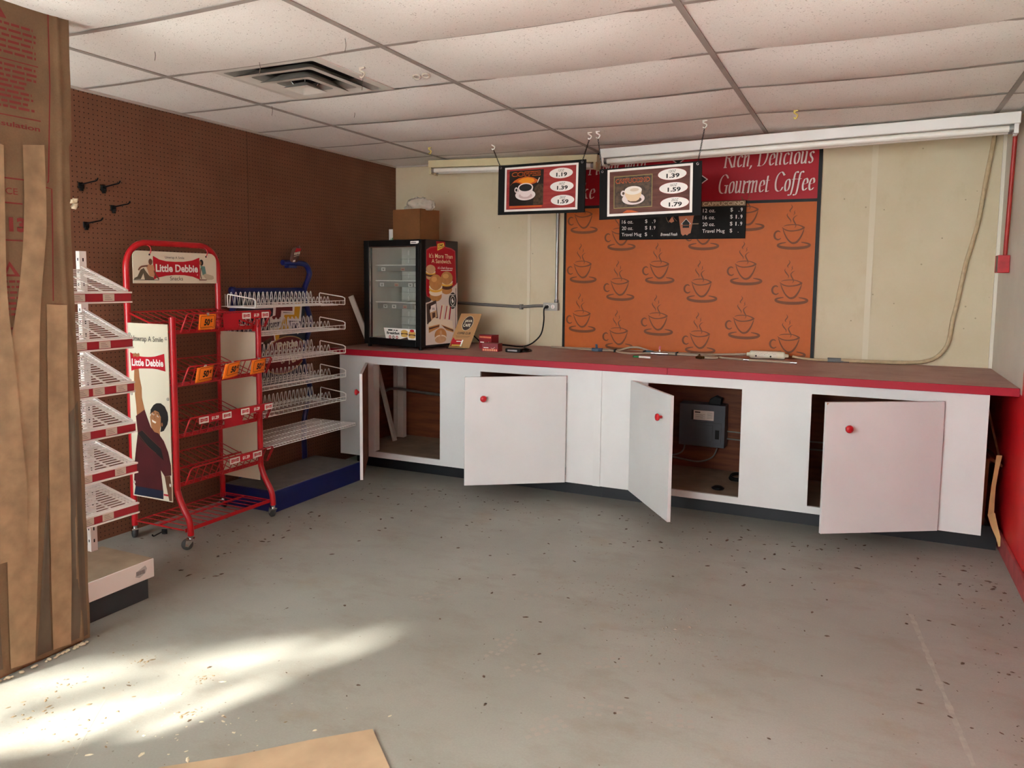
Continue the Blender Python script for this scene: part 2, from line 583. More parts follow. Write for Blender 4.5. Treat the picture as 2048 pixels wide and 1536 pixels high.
# recessed shop front: slanting wall with a small-paned window, return wall, front wall
TD = Matrix.Translation((0, -6.047, 0)) @ Matrix.Rotation(math.atan2(.65, .76), 4, 'Z')
OUTW = mat('plain_plaster', 'E2DED6', .7)
L = 2.303
mb = MB(OUTW); mb.T = TD
mb.box((-.1, -.08, 0), (L, 0, .78)); mb.box((-.1, -.08, 1.69), (L, 0, HC + .06)); mb.box((-.1, -.08, .78), (.184, 0, 1.69)); mb.box((1.93, -.08, .78), (L, 0, 1.69))
struct('wall_slanted', mb)
mb = MB(BLACKM); mb.T = TD
for x in (.55, 1.114, 1.674):
    mb.box((x - .022, -.06, .78), (x + .022, -.02, 1.69))
mb.box((.184, -.06, 1.29), (1.93, -.02, 1.325))
struct('window_1', mb)
mb = MB(OUTW)
mb.box((1.67, -6.7, 0), (1.75, -4.55, 1.22)); mb.box((1.67, -6.7, 2.28), (1.75, -4.55, HC + .06)); mb.box((1.67, -4.70, 1.22), (1.75, -4.55, 2.28)); mb.box((1.67, -6.7, 1.22), (1.75, -6.5, 2.28))
struct('wall_entry', mb)
mb = MB(STEEL); mb.box((1.69, -5.60, 1.22), (1.73, -5.55, 2.28)); struct('added_side_window', mb)  # unseen opening in the return wall, added to bring light from the left
struct('sun_block_slab', MB(OUTW).box((1.23, -8.2, 2.45), (1.67, -4.6, 2.52)))  # unseen slab added to block sun through the side window
mb = MB(OUTW)
mb.box((1.67, -6.7, 0), (RW + .1, -6.6, .9)); mb.box((1.67, -6.7, 2.25), (RW + .1, -6.6, HC + .06)); mb.box((1.67, -6.7, .9), (2.25, -6.6, 2.25)); mb.box((3.0, -6.7, .9), (RW + .1, -6.6, 2.25))
struct('wall_front', mb)
mb = MB(STEEL)
for x in (2.62,):
    mb.box((x - .025, -6.68, .9), (x + .025, -6.62, 2.25))
struct('window_2', mb)

# ceiling: slab, sagging lay-in tiles, T-grid
mb = MB(OUTW)
mb.prism([(x, y, HC + .05) for x, y in [(-.1, .1), (RW + .1, .1), (RW + .1, -6.7), (1.67, -6.7), (1.67, -4.6), (-.1, -6.13)]], (0, 0, .08))
slab = mb
XC = [0.0, .615, 1.8425, 3.06, 4.285, RW]
YR = [0.0, -.40] + [-1.01 - .61 * i for i in range(9)] + [-6.6]
YR = [0.0, -.40, -1.01, -1.62, -2.23, -2.84, -3.45, -4.06, -4.67, -5.28, -5.89, -6.6]
VX0, VX1, VY0, VY1 = .885, 1.495, -2.84, -2.23
def inside(x, y):
    if x < 1.75 and (x - 0) * (-.65) + (y + 6.047) * .76 < .05:
        return False
    return True
tm = MB(M_TILE)
gm = MB(mat('ceiling_tee_grey', 'A39A93', .6, n=.1, ns=12))
rnd = random.Random(3)
def sagtile(x0, x1, y0, y1, s):
    def fn(u, v):
        a, b = 2 * u - 1, 2 * v - 1
        return (x0 + (x1 - x0) * u, y0 + (y1 - y0) * v, HC - s * (1 - a * a) * (1 - .7 * b * b))
    n = 14 if x1 - x0 > .8 else 6
    tm.grid(lambda u, v: fn(u, 1 - v), n, 8)
for i in range(len(XC) - 1):
    for j in range(len(YR) - 1):
        x0, x1, y1, y0 = XC[i], XC[i + 1], YR[j], YR[j + 1]
        if not inside((x0 + x1) / 2, (y0 + y1) / 2):
            continue
        full = (x1 - x0) > .8
        s = (.030 + .014 * rnd.random()) if full else .005
        if j == 0 or (j >= len(YR) - 2):
            s *= .4
        if j == 1:
            s *= .55
        if i == 1 and abs(y0 + 2.84) < .01:
            sagtile(x0, VX0, y0, y1, .004); sagtile(VX1, x1, y0, y1, .006)
            continue
        sagtile(x0, x1, y0, y1, s)
tw = .0125
for x in XC[1:-1]:
    gm.box((x - tw, -6.6 if x > 1.75 else -4.6, HC - .002), (x + tw, 0, HC - .006))
for y in YR[1:-1]:
    for i in range(len(XC) - 1):
        x0, x1 = XC[i], XC[i + 1]
        if not inside((x0 + x1) / 2, y):
            continue
        full = x1 - x0 > .8
        sag = .010 if full and abs(y + 2.84) > .02 and abs(y + 2.23) > .02 else .003
        def fn(u, v, y=y, x0=x0, x1=x1, sag=sag):
            a = 2 * u - 1
            return (x0 + (x1 - x0) * u, y - tw + 2 * tw * (1 - v), HC - .005 - sag * (1 - a * a))
        gm.grid(fn, 12, 1)
ceil = struct('ceiling', slab)
obj('ceiling_tiles', tm, ceil)
obj('ceiling_grid', gm, ceil)
mb = MB(mat('wall_angle_trim', 'B9B0A6', .6))
mb.box((0, -4.6, HC - .012), (.022, 0, HC - .002)); mb.box((0, -.022, HC - .012), (RW, 0, HC - .002)); mb.box((RW - .022, -6.6, HC - .012), (RW, 0, HC - .002))
struct('trim_1', mb)
BAT = mat('cream_batten', 'D2C7AE', .5)
struct('trim_2', MB(BAT).box((3.675, -.008, .911), (3.71, 0, HC - .014)))
struct('trim_3', MB(BAT).box((1.236, -.006, .911), (1.262, 0, HC - .014)))
struct('trim_4', MB(mat('white_corner_trim', 'DAD3C4', .5)).box((RW - .018, -.018, .911), (RW, 0, HC - .014)))
struct('baseboard_right', MB(REDB).box((RW - .016, -6.6, 0), (RW, -.72, .095)), bevel=.004)

# ceiling diffuser
t = thing('ceiling_vent', 'square white ceiling air diffuser with nested louvres, darker inside, left of centre', 'vent', ((VX0 + VX1) / 2, (VY0 + VY1) / 2, HC - .03))
VW = mat('vent_white', 'D8D3CB', .45, n=.08, ns=9)
VD = mat('grey_vent_inside', 'A39E96', .6, n=.35, ns=10)  # inner faces darker and more mottled than the frame
cx, cy = (VX0 + VX1) / 2, (VY0 + VY1) / 2
def sqring(mb, r0, z0, r1, z1, m, c0=.02, c1=.02, k=4):
    def ring(r, z, c):
        out = []
        for qx, qy, a in ((1, 1, 0), (-1, 1, PI / 2), (-1, -1, PI), (1, -1, 3 * PI / 2)):
            for i in range(k + 1):
                b = a + PI / 2 * i / k
                out.append((cx + qx * (r - c) + c * math.cos(b), cy + qy * (r - c) + c * math.sin(b), z))
        return out
    A, B = ring(r0, z0, c0), ring(r1, z1, c1)
    n = len(A)
    mb.add(A + B, [(i, (i + 1) % n, (i + 1) % n + n, i + n) for i in range(n)], m, True)
h = HC
mb = MB(VW); sqring(mb, .305, h - .006, .262, h - .008, VW, .002, .012); sqring(mb, .305, h - .006, .305, h + .02, VW, .002, .002)
obj('vent_frame', mb, t)
mb = MB(VD); sqring(mb, .262, h - .008, .215, h + .045, VD, .012, .06)
mb.add([(cx - .24, cy - .24, h + .046), (cx + .24, cy - .24, h + .046), (cx + .24, cy + .24, h + .046), (cx - .24, cy + .24, h + .046)], [(3, 2, 1, 0)], BLACK)
obj('vent_throat', mb, t)
for a, za, b_, zb in ((.230, h - .022, .150, h + .008), (.150, h - .038, .085, h - .006)):
    mb = MB(VW); sqring(mb, a, za, a - .052, za + .008, VW, .012, .02); sqring(mb, a - .052, za + .008, b_, zb, VD, .02, .04)
    sqring(mb, a, za + .001, b_ + .01, zb + .012, VD, .012, .04)
    obj('louvre', mb, t)
mb = MB(VW); sqring(mb, .074, h - .050, .02, h - .032, VW, .004, .012); sqring(mb, .02, h - .032, .001, h - .030, VW, .012, .0005); sqring(mb, .074, h - .050, .03, h - .02, VD, .004, .01)
obj('centre_cone', mb, t)
for a in (.6, 2.2, 3.8, 5.4):
    mb = MB(CHROME); mb.tube([(cx + .05 * math.cos(a), cy + .05 * math.sin(a), h - .03), (cx + .075 * math.cos(a), cy + .075 * math.sin(a), h)], .0025, 6)
    obj('support_clip', mb, t)

# ================================================================== COUNTER
CT = .91
t = thing('countertop', 'long dusty brownish-red laminate worktop with bright red front edge', 'countertop', (2.2, -.5, .872))
mb = MB(M_CTOP)
mb.box((.09, -1.008, .874), (2.6195, -.001, CT)); mb.box((2.6205, -1.008, .874), (RW - .003, -.001, CT))
obj('worktop', mb, t)
mb = MB(REDL)
mb.box((.09, -1.019, .868), (2.6195, -1.008, CT + .0005)); mb.box((2.6205, -1.019, .868), (RW - .003, -1.008, CT + .0005))
obj('edge_strip', mb, t, .002)

def knob(p, n, parent):
    mb = MB(RED)
    mb.lathe([(.008, 0), (.008, .012), (.011, .016), (.019, .021), (.021, .028), (.018, .035), (.009, .039), (.001, .04)], p, n, 20)
    return obj('knob', mb, parent)
def cabinet_door(cab, hx, sgn, w_, th, m, label=None, chip=False, kz=.685):
    th = math.radians(th)
    d = Vector((sgn * math.cos(th), -math.sin(th), 0)); n = Vector((-sgn * math.sin(th), -math.cos(th), 0))
    p = Vector((hx, -1.004, 0)); z0, z1 = .13, .82
    mb = MB(m)
    A = [p, p + d * w_, p + d * w_ + n * .019, p + n * .019]
    if d.cross(n).z < 0:
        A = A[::-1]
    mb.prism([q + Vector((0, 0, z0)) for q in A], (0, 0, z1 - z0))
    q0 = [p - n * .0006 + d * .002, p - n * .0006 + d * (w_ - .002)]
    f = [q0[0] + Vector((0, 0, z0 + .002)), q0[1] + Vector((0, 0, z0 + .002)), q0[1] + Vector((0, 0, z1 - .002)), q0[0] + Vector((0, 0, z1 - .002))]
    mb.add(f, [(0, 1, 2, 3)] if (f[1] - f[0]).cross(f[3] - f[0]).dot(-n) > 0 else [(3, 2, 1, 0)], M_PLY)
    if chip:
        e = p + d * w_ + n * .0195
        for zz, s in ((z1, .012), (z0 + .004, .006)):
            v = [e + Vector((0, 0, zz - .002)), e - d * s * 1.4 + Vector((0, 0, zz - .002)), e + Vector((0, 0, zz - .002 - s * 1.3))]
            mb.add(v, [(0, 1, 2), (2, 1, 0)], mat('bare_chipped_wood', 'B08452', .8))
    o = obj('door', mb, cab, .0015)
    if label:
        o['label'] = label
    knob(p + d * (w_ - .115) + n * .019 + Vector((0, 0, kz)), n, o)
    for zz in (.2, .75):
        mb = MB(STEEL)
        mb.cyl(p + n * .004 + Vector((0, 0, zz - .025)) - d * .003, p + n * .004 + Vector((0, 0, zz + .025)) - d * .003, .004, 8)
        obj('hinge', mb, o)
    return o
def cabinet(name, label, x0, x1, ops, group):
    t = thing(name, label, 'cabinet', ((x0 + x1) / 2, -.6, 0), 0, group)
    z0, z1, a, b = .128, .872, .168, .81
    mb = MB(WHITE)
    mb.box((x0, -1.0, b), (x1, -.982, z1)); mb.box((x0, -1.0, z0), (x1, -.982, a))
    xs = [x0] + [q for o in ops for q in o] + [x1]
    for i in range(0, len(xs), 2):
        mb.box((xs[i], -1.0, a), (xs[i + 1], -.982, b))
    obj('face_frame', mb, t)
    obj('toe_kick', MB(KICK).box((x0, -.80, 0), (x1 + (.1 if x1 > 4 else 0), -.785, z0)), t)
    obj('bottom_board', MB(mat('dusty_cabinet_floor', '8A7562', .85, n=.25, ns=9)).box((x0 + .01, -.982, z0), (x1 - .01, -.30, .15)), t)
    obj('back_panel', MB(M_PLY).box((x0 + .01, -.30, z0), (x1 - .01, -.285, .872)), t)
    return t
LC = cabinet('base_cabinet', 'white base cabinet by the brown pegboard wall, its two doors hanging open', .175, 2.155, [(.475, 1.031), (1.345, 1.925)], 'white base cabinets under the counter')
mb = MB(M_PLY); mb.box((.176, -.981, .129), (.19, -.30, .871)); obj('side_panel', mb, LC)
obj('side_panel', MB(WHITE).box((2.14, -.982, .128), (2.154, -.30, .872)), LC)
mb = MB(GREYW); mb.box((.435, -.981, .168), (.475, -.93, .86)); obj('inner_stile', mb, LC)
cabinet_door(LC, .43, 1, .665, 57, WHITE)
cabinet_door(LC, 1.965, -1, .65, 34, WHITE)
mb = MB(STEEL); mb.tube([(1.298, -1.0, .545), (1.298, -1.012, .545), (1.302, -1.012, .49), (1.298, -1.0, .48)], .003, 6); obj('latch_loop', mb, LC)
RC = cabinet('base_cabinet', 'white base cabinet by the red wall, its two doors open, the rightmost door looking pink', 2.156, 4.285, [(2.50, 3.057), (3.435, 3.99)], 'white base cabinets under the counter')
obj('seam_strip', MB(WHITE).box((2.157, -1.006, .128), (2.205, -1.0, .868)), RC)
obj('side_panel', MB(WHITE).box((4.27, -.982, .128), (4.285, -.30, .872)), RC)
cabinet_door(RC, 2.41, 1, .63, 54, WHITE)
cabinet_door(RC, 4.076, -1, .65, 31, WHITE, chip=True)

# things inside / beside the cabinets
t = thing('timber_post', 'white painted square post inside the left open cabinet', 'post', (.29, -.36, .15))
mb = MB(GREYW); mb.box((.245, -.41, .151), (.34, -.365, .868)); mb.box((.268, -.425, .151), (.285, -.41, .868)); obj('post_board', mb, t)
mb = MB(GREYW); mb.bar((.205, -.62, .86), (.40, -.62, .17), .02, .035, (0, 1, 0))
tag(obj('diagonal_brace', mb), 'slanting white brace board inside the left open cabinet', 'brace')
mb = MB(STEEL); mb.tube(spline([(.193, -.45, .52), (.24, -.45, .545), (.35, -.45, .55), (.60, -.45, .535), (1.2, -.45, .525), (2.1, -.45, .52)]), .011, 8)
tag(obj('conduit_pipe', mb), 'grey flexible conduit crossing inside the left open cabinet', 'conduit')

EB = mat('dark_grey_panel_box', '4A4E55', .5, n=.1, ns=12)
t = thing('electrical_panel', 'dark grey electrical breaker panel inside the middle open cabinet', 'electrical panel', (2.72, -.36, .32))
obj('panel_box', MB(EB).box((2.568, -.42, .325), (2.872, -.301, .61)), t, .003)
mb = MB(EB)
mb.box((2.655, -.426, .352), (2.85, -.42, .492)); mb.box((2.672, -.431, .368), (2.795, -.426, .476))
obj('panel_door', mb, t, .002)
obj('latch', MB(BLACK).box((2.812, -.432, .385), (2.838, -.426, .445)), t)
A = Art((2.65, -.42, .505), (1, 0, 0), (0, 0, 1))
A.rect(0, 0, .014, .064, INK); A.rect(.014, 0, .148, .064, PWHITE)
A.rect(.022, .047, .058, .055, INK)
for i in range(5):
    A.rect(.024, .036 - i * .007, .09 - (i % 2) * .014, .0375 - i * .007, INK); A.rect(.105, .05 - i * .009, .14, .0515 - i * .009, INK)
A.build('label', t)
mb = MB(BLACK); mb.prism([(2.755, -.40, .6105), (2.835, -.40, .6105), (2.842, -.40, .655), (2.80, -.40, .668), (2.765, -.40, .645)], (0, .07, 0))
tag(obj('black_bag', mb, None, .004), 'small black bundle on top of the electrical panel', 'bundle')
for pts, l in (([(2.60, -.36, .324), (2.585, -.37, .27), (2.53, -.38, .24), (2.42, -.38, .235)], 'left grey cable loop under the electrical panel'),
               ([(2.82, -.36, .324), (2.79, -.38, .25), (2.70, -.40, .215), (2.56, -.40, .225), (2.44, -.40, .235)], 'longer grey cable loop sagging under the electrical panel')):
    mb = MB(mat('grey_cable', '77736C', .5)); mb.tube(spline(pts), .005, 8)
    tag(obj('cable', mb), l, 'cable')
for zz, l in ((.425, 'upper thin cable running right from the electrical panel'), (.375, 'lower thin cable running right from the electrical panel')):
    mb = MB(mat('grey_cable', '77736C', .5)); mb.tube(spline([(2.873, -.33, zz), (3.0, -.33, zz - .003), (3.2, -.32, zz - .02), (4.2, -.32, zz - .01)]), .005, 8)
    tag(obj('cable', mb), l, 'cable')
mb = MB(BLACK)
for i in range(3):
    mb.tube(arc((2.985, -.52 - .015 * i, .162 + .011 * i), .055 - .006 * i, 0, 2 * PI, 22, (1, 0, 0), (0, .8, .25))[:-1], .006, 6, closed=True)
tag(obj('coiled_cord', mb), 'coiled black cord on the middle cabinet floor', 'cord')
mb = MB(BLACK); mb.lathe([(.001, 0), (.035, .0), (.04, .008), (.02, .02), (.001, .022)], (2.905, -.80, .151), (0, 0, 1), 14)
tag(obj('black_puck', mb), 'small flat black lump at the front of the middle cabinet floor', 'debris')
mb = MB(WHITE2)
for i in range(9):
    mb.tube([(.20, -.66 + .0 * i, .16 + .022 * i), (.235, -.66, .155 + .022 * i)], .002, 5)
mb.tube([(.20, -.66, .152), (.20, -.66, .36)], .003, 5); mb.tube([(.236, -.66, .152), (.206, -.66, .36)], .003, 5)
tag(obj('wire_rack_panel', mb), 'white wire grid panel leaning at the left inside the left cabinet', 'wire rack')
t = thing('cardboard_box', 'crumpled brown cardboard box wedged in the gap by the red wall', 'box', (4.35, -.6, 0))
mb = MB(CARD); mb.prism([(4.30, -.72, .02), (4.33, -.72, .02), (4.34, -.72, .5), (4.30, -.72, .52)], (0, .4, 0)); obj('carton', mb, t)
mb = MB(CARD); mb.prism([(4.30, -.72, .50), (4.40, -.72, .44), (4.402, -.72, .452), (4.30, -.72, .525)], (0, .35, 0)); obj('flap', mb, t)
mb = MB(CARD); mb.bar((4.31, -.55, .84), (4.40, -.60, .47), .01, .03, (0, 1, 0)); obj('flap', mb, t)
mb = MB(mat('pale_torn_cardboard', 'C9A56E', .8, n=.12, ns=20))
def ribbon(p, w_, nrm):
    n = len(p); wv = Vector(nrm)
    vs = [Vector(q) for q in p] + [Vector(q) + wv * w_[i] for i, q in enumerate(p)]
    return vs, [(i, i + 1, i + 1 + n, i + n) for i in range(n - 1)]
vs, fs = ribbon([(4.352, -.85, .53), (4.346, -.85, .45), (4.338, -.85, .36), (4.333, -.855, .27), (4.330, -.86, .205)], [.026, .02, .02, .024, .028], (1, .25, 0)); mb.add(vs, fs)
vs, fs = ribbon([(4.328, -.86, .207), (4.345, -.87, .15), (4.372, -.875, .09), (4.385, -.875, .045)], [.034, .03, .02, .008], (1, .25, .35)); mb.add(vs, fs)
tag(obj('torn_cardboard_strip', mb, None, 0, 2, .004), 'pale torn cardboard strip standing bent in the gap by the red wall', 'cardboard')
# ================================================================== MURAL AND SIGNS ON THE BACK WALL
t = thing('coffee_mural', 'large orange wall panel printed with brown coffee cups under a red lettered banner', 'sign', (2.46, -.01, .915))
mb = MB(MURAL); mb.box((1.56, -.008, .915), (3.36, -.002, 1.985)); obj('cup_panel', mb, t)
mb = MB(PDRED); mb.box((1.56, -.010, 1.985), (3.36, -.002, 2.33)); obj('banner_panel', mb, t)
mb = MB(BLACK)
for a, b in (((1.545, -.014, .912), (1.563, -.001, 2.335)), ((3.354, -.014, .912), (3.377, -.001, 2.335)), ((1.563, -.014, 1.972), (3.356, -.001, 1.992)), ((1.563, -.014, 2.326), (3.356, -.001, 2.338))):
    mb.box(a, b)
obj('panel_frame', mb, t)
A = Art((0, -.0085, 0), (1, 0, 0), (0, 0, 1))
def cup(cx, cz):
    P = lambda L: [(cx + x, cz + z) for x, z in L]
    S = lambda L, w: A.stroke(P(L), [q * 1.22 for q in w], CUPB)
    # saucer ring, thicker at the lower left
    sx, sz, n = .007, -.087, 34
    pts, ws = [], []
    for i in range(n + 1):
        a = math.radians(62) - 2 * PI * .84 * i / n
        pts.append((sx + .102 * math.cos(a), sz + .021 * math.sin(a)))
        ws.append(.0055 + .0145 * max(0, math.sin(PI * i / n)) ** .8)
    A.stroke(P(pts), ws, CUPB, smooth=False)
    S([(-.066, .022), (-.055, -.008), (-.035, -.045), (-.012, -.068), (.006, -.073), (.028, -.064), (.050, -.033), (.064, .002), (.069, .022)], [.003, .006, .007, .009, .0115, .0115, .0085, .006, .002])
    S([(-.072, .032), (-.05, .017), (-.02, .009), (.012, .010), (.045, .017), (.067, .028), (.071, .034)], [.003, .006, .0065, .0065, .008, .010, .003])
    S([(.069, .030), (.052, .040), (.025, .049), (-.005, .051), (-.04, .048), (-.062, .041)], [.009, .006, .005, .005, .005, .002])
    S([(-.082, .002), (-.096, .009), (-.112, .002), (-.120, -.018), (-.113, -.040), (-.094, -.049), (-.077, -.040)], [.003, .008, .010, .011, .010, .008, .004])
    S([(.008, .028), (.014, .036), (.015, .05), (.003, .072), (-.002, .090), (.010, .106), (.024, .113)], [.001, .003, .006, .007, .006, .004, .001])
    S([(-.019, .062), (-.018, .078), (-.033, .098), (-.043, .115), (-.038, .128)], [.001, .005, .0065, .005, .001])
    S([(-.002, .114), (.006, .128), (.003, .136), (.0085, .147)], [.001, .0045, .004, .001])
    S([(-.019, .133), (-.026, .145), (-.016, .160), (-.012, .172), (-.020, .186)], [.001, .006, .006, .005, .001])
for i, cxx in enumerate((1.70, 1.998, 2.295, 2.605, 2.907, 3.211)):
    for zz in ((1.90, 1.525, 1.147) if i % 2 == 0 else (1.77, 1.397, 1.026)):
        cup(cxx, zz)
A.build('cup_print', t)
A = Art((0, -.0105, 0), (1, 0, 0), (0, 0, 1))
LET = mat('white_banner_letters', 'E3CDCB', .5)
def serif_italic(s, x0, z0, x1, cap, m, sh=.26):
    """condensed italic serif lettering written with a broad pen"""
    G = {
     'R': (.62, [[(.12, 0), (.12, 1)], [(.12, 1), (.38, 1), (.52, .88), (.52, .66), (.38, .53), (.12, .53)], [(.3, .53), (.42, .3), (.6, 0)]], [(.02, 0, .24), (.02, 1, .14), (.52, 0, .68)]),
     'D': (.72, [[(.12, 0), (.12, 1)], [(.12, 1), (.36, 1), (.56, .85), (.6, .5), (.5, .15), (.32, 0), (.12, 0)]], [(.02, 0, .16), (.02, 1, .16)]),
     'G': (.72, [[(.62, .82), (.5, .97), (.34, 1), (.16, .8), (.1, .45), (.18, .12), (.38, 0), (.56, .06), (.6, .2)], [(.6, .0), (.6, .42)]], [(.44, .42, .7), (.58, .82, .66)]),
     'C': (.66, [[(.6, .82), (.48, .97), (.34, 1), (.16, .8), (.1, .45), (.18, .12), (.36, 0), (.52, .06), (.6, .22)]], [(.56, .86, .66)]),
     'F': (.56, [[(.12, 0), (.12, 1)], [(.12, 1), (.52, 1), (.52, .84)], [(.12, .52), (.38, .52), (.38, .4)]], [(.0, 0, .26), (.02, 1, .14)]),
     'i': (.26, [[(.11, .62), (.11, .06), (.2, .02)], [(.12, .84), (.12, .9)]], [(.02, .62, .12)]),
     'l': (.26, [[(.11, 1), (.11, .06), (.2, .02)]], [(.02, 1, .12)]),
     'c': (.42, [[(.36, .5), (.27, .62), (.15, .55), (.09, .3), (.14, .06), (.25, 0), (.36, .12)]], []),
     'e': (.42, [[(.1, .32), (.34, .36), (.36, .5), (.27, .62), (.15, .55), (.09, .3), (.14, .06), (.25, 0), (.37, .12)]], []),
     'o': (.46, [[(.24, .62), (.13, .52), (.09, .28), (.14, .06), (.22, 0), (.33, .08), (.38, .32), (.34, .56), (.24, .62)]], []),
     'h': (.5, [[(.1, 1), (.1, 0)], [(.1, .42), (.24, .6), (.35, .56), (.35, .06), (.44, .02)]], [(.0, 1, .12), (.02, 0, .18)]),
     'u': (.5, [[(.1, .62), (.1, .12), (.18, 0), (.28, .08), (.36, .25)], [(.36, .62), (.36, .06), (.45, .02)]], [(.02, .62, .12), (.28, .62, .38)]),
     's': (.38, [[(.31, .52), (.22, .62), (.11, .54), (.13, .4), (.27, .24), (.28, .09), (.17, 0), (.06, .1)]], []),
     'r': (.36, [[(.1, .62), (.1, 0)], [(.1, .38), (.2, .56), (.31, .6), (.33, .52)]], [(.02, .62, .12), (.02, 0, .2)]),
     'm': (.74, [[(.1, .62), (.1, 0)], [(.1, .42), (.22, .6), (.34, .56), (.34, 0)], [(.34, .42), (.46, .6), (.58, .56), (.58, .06), (.67, .02)]], [(.02, .62, .12), (.02, 0, .16), (.27, 0, .41)]),
     't': (.32, [[(.13, .84), (.13, .1), (.2, 0), (.29, .06)], [(.03, .6), (.27, .6)]], []),
     'f': (.34, [[(.36, .92), (.29, 1), (.2, .94), (.15, .75), (.13, .2), (.08, -.16), (-.02, -.24), (-.09, -.18)], [(.02, .6), (.28, .6)]], []),
     'a': (.48, [[(.34, .56), (.22, .62), (.11, .48), (.09, .22), (.15, .02), (.26, .08), (.34, .3)], [(.35, .62), (.35, .06), (.43, .02)]], []),
     'v': (.42, [[(.08, .62), (.18, 0), (.34, .5), (.32, .62)]], [(.02, .62, .14)]),
     'w': (.62, [[(.08, .62), (.15, 0), (.31, .55), (.36, 0), (.53, .5), (.5, .62)]], [(.02, .62, .14)]),
     'k': (.48, [[(.1, 1), (.1, 0)], [(.34, .56), (.26, .62), (.11, .3)], [(.2, .38), (.3, .08), (.42, .02)]], [(.0, 1, .12), (.02, 0, .18)]),
     ',': (.22, [[(.1, .05), (.1, -.02), (.03, -.14)]], []), ' ': (.28, [], []),
    }
    tot = sum(G[c][0] for c in s)
    k = (x1 - x0) / tot
    x = x0
    a = math.radians(28)
    nx, nz = math.cos(a) * .062, math.sin(a) * .03
    for ch in s:
        wd, strokes, serifs = G[ch]
        def M(px, pz):
            return (x + (px + sh * pz * .55 - .04) * k, z0 + pz * cap)
        for st in strokes:
            pts = [Vector((px, pz, 0)) for px, pz in st]
            if len(pts) > 2:
                pts = spline(pts, 5)
            for i in range(len(pts) - 1):
                p, q = pts[i], pts[i + 1]
                quad = [(p.x - nx, p.y - nz), (p.x + nx, p.y + nz), (q.x + nx, q.y + nz), (q.x - nx, q.y - nz)]
                A.poly([M(*c) for c in quad], m)
        for sx0, sz, sx1 in serifs:
            e = .022
            A.poly([M(sx0, sz - e), M(sx1, sz - e), M(sx1, sz + e), M(sx0, sz + e)], m)
        x += wd * k
serif_italic('Rich, Delicious', 2.735, 2.224, 3.325, .125, LET)
serif_italic('Gourmet Coffee', 2.70, 2.045, 3.335, .128, LET)
serif_italic('Flavor with', 1.745, 2.218, 2.19, .12, LET)
serif_italic('ke', 1.700, 2.040, 1.80, .118, LET)
for cx_, cz_, r in ((2.535, 2.145, .100), (2.42, 2.30, .06)):
    A.poly([(cx_ - r, cz_), (cx_, cz_ - r * .72), (cx_ + r, cz_), (cx_, cz_ + r * .72)], LET)
    r -= .011
    A.poly([(cx_ - r, cz_), (cx_, cz_ - r * .72), (cx_ + r, cz_), (cx_, cz_ + r * .72)], INK)
A.build('lettering', t)

t = thing('menu_board', 'black wall menu board with white size list, fixed low on the red banner edge', 'menu board', (2.445, -.02, 1.73))
obj('board', MB(BLACKM).box((1.990, -.022, 1.732), (2.898, -.0145, 1.995)), t, .001)
A = Art((0, -.0226, 0), (1, 0, 0), (0, 0, 1))
TANB = mat('tan_header_print', '8C7050', .5)
A.rect(2.282, 1.742, 2.582, 1.99, mat('dark_photo_print', '1A1410', .6, spec=.2, n=.6, ns=30))
A.rect(2.594, 1.958, 2.893, 1.992, TANB)
A.text('CAPPUCCINO', 2.603, 1.963, 2.884, 1.988, mat('cream_letters', 'E0CFA8', .5))
for i, (l, p) in enumerate((('12 oz.', '$  . 9'), ('16 oz.', '$ 1. 9'), ('20 oz.', '$ 1. 9'), ('Travel Mug', '$  .'))):
    z = 1.917 - .048 * i
    wl = .155 if i == 3 else .085
    A.text(l, 2.603, z - (.006 if i == 3 else 0), 2.603 + wl, z + .026, PWHITE)
    A.text(p[0], 2.792, z - .002, 2.81, z + .028, PWHITE)
    for q, xx in (('1', 2.83), ('.', 2.848), ('9', 2.862)):
        if q in p:
            A.text(q, xx, z, xx + (.005 if q == '.' else .013 if q == '9' else .007), z + (.005 if q == '.' else .026), PWHITE)
for i, (l, p) in enumerate((('16 oz.', '$  . 9'), ('20 oz.', '$ 1. 9'), ('Travel Mug', '$  .'))):
    z = 1.851 - .047 * i
    wl = .15 if i == 2 else .085
    A.text(l, 2.010, z - (.006 if i == 2 else 0), 2.010 + wl, z + .026, PWHITE)
    A.text('$', 2.185, z - .002, 2.203, z + .028, PWHITE)
    for q, xx in (('1', 2.222), ('.', 2.238), ('9', 2.25)):
        if q in p:
            A.text(q, xx, z, xx + (.005 if q == '.' else .013 if q == '9' else .007), z + (.005 if q == '.' else .026), PWHITE)
A.text('Brewed Fresh', 2.302, 1.757, 2.425, 1.779, PWHITE, shear=.3, bold=.012)
CUPO = mat('orange_paper_cup_print', 'C07048', .5)
A.poly([(2.43, 1.90), (2.54, 1.90), (2.52, 1.775), (2.505, 1.768), (2.495, 1.758), (2.482, 1.766), (2.465, 1.756), (2.452, 1.77)], CUPO)
A.rect(2.426, 1.898, 2.545, 1.908, PWHITE)
A.poly([(2.485, 1.878), (2.522, 1.838), (2.449, 1.838)], PWHITE); A.poly([(2.485, 1.873), (2.516, 1.84), (2.455, 1.84)], INK); A.rect(2.462, 1.812, 2.508, 1.842, INK)
A.rect(2.465, 1.828, 2.505, 1.831, CUPO); A.poly([(2.36, 1.86), (2.385, 1.895), (2.4, 1.86), (2.38, 1.85)], CUPO)
A.stroke([(2.34, 1.89), (2.35, 1.865), (2.362, 1.85)], .003, TANB); A.stroke([(2.39, 1.90), (2.40, 1.88), (2.42, 1.86)], .003, TANB); A.rect(2.53, 1.836, 2.575, 1.842, TANB)
A.build('print', t)

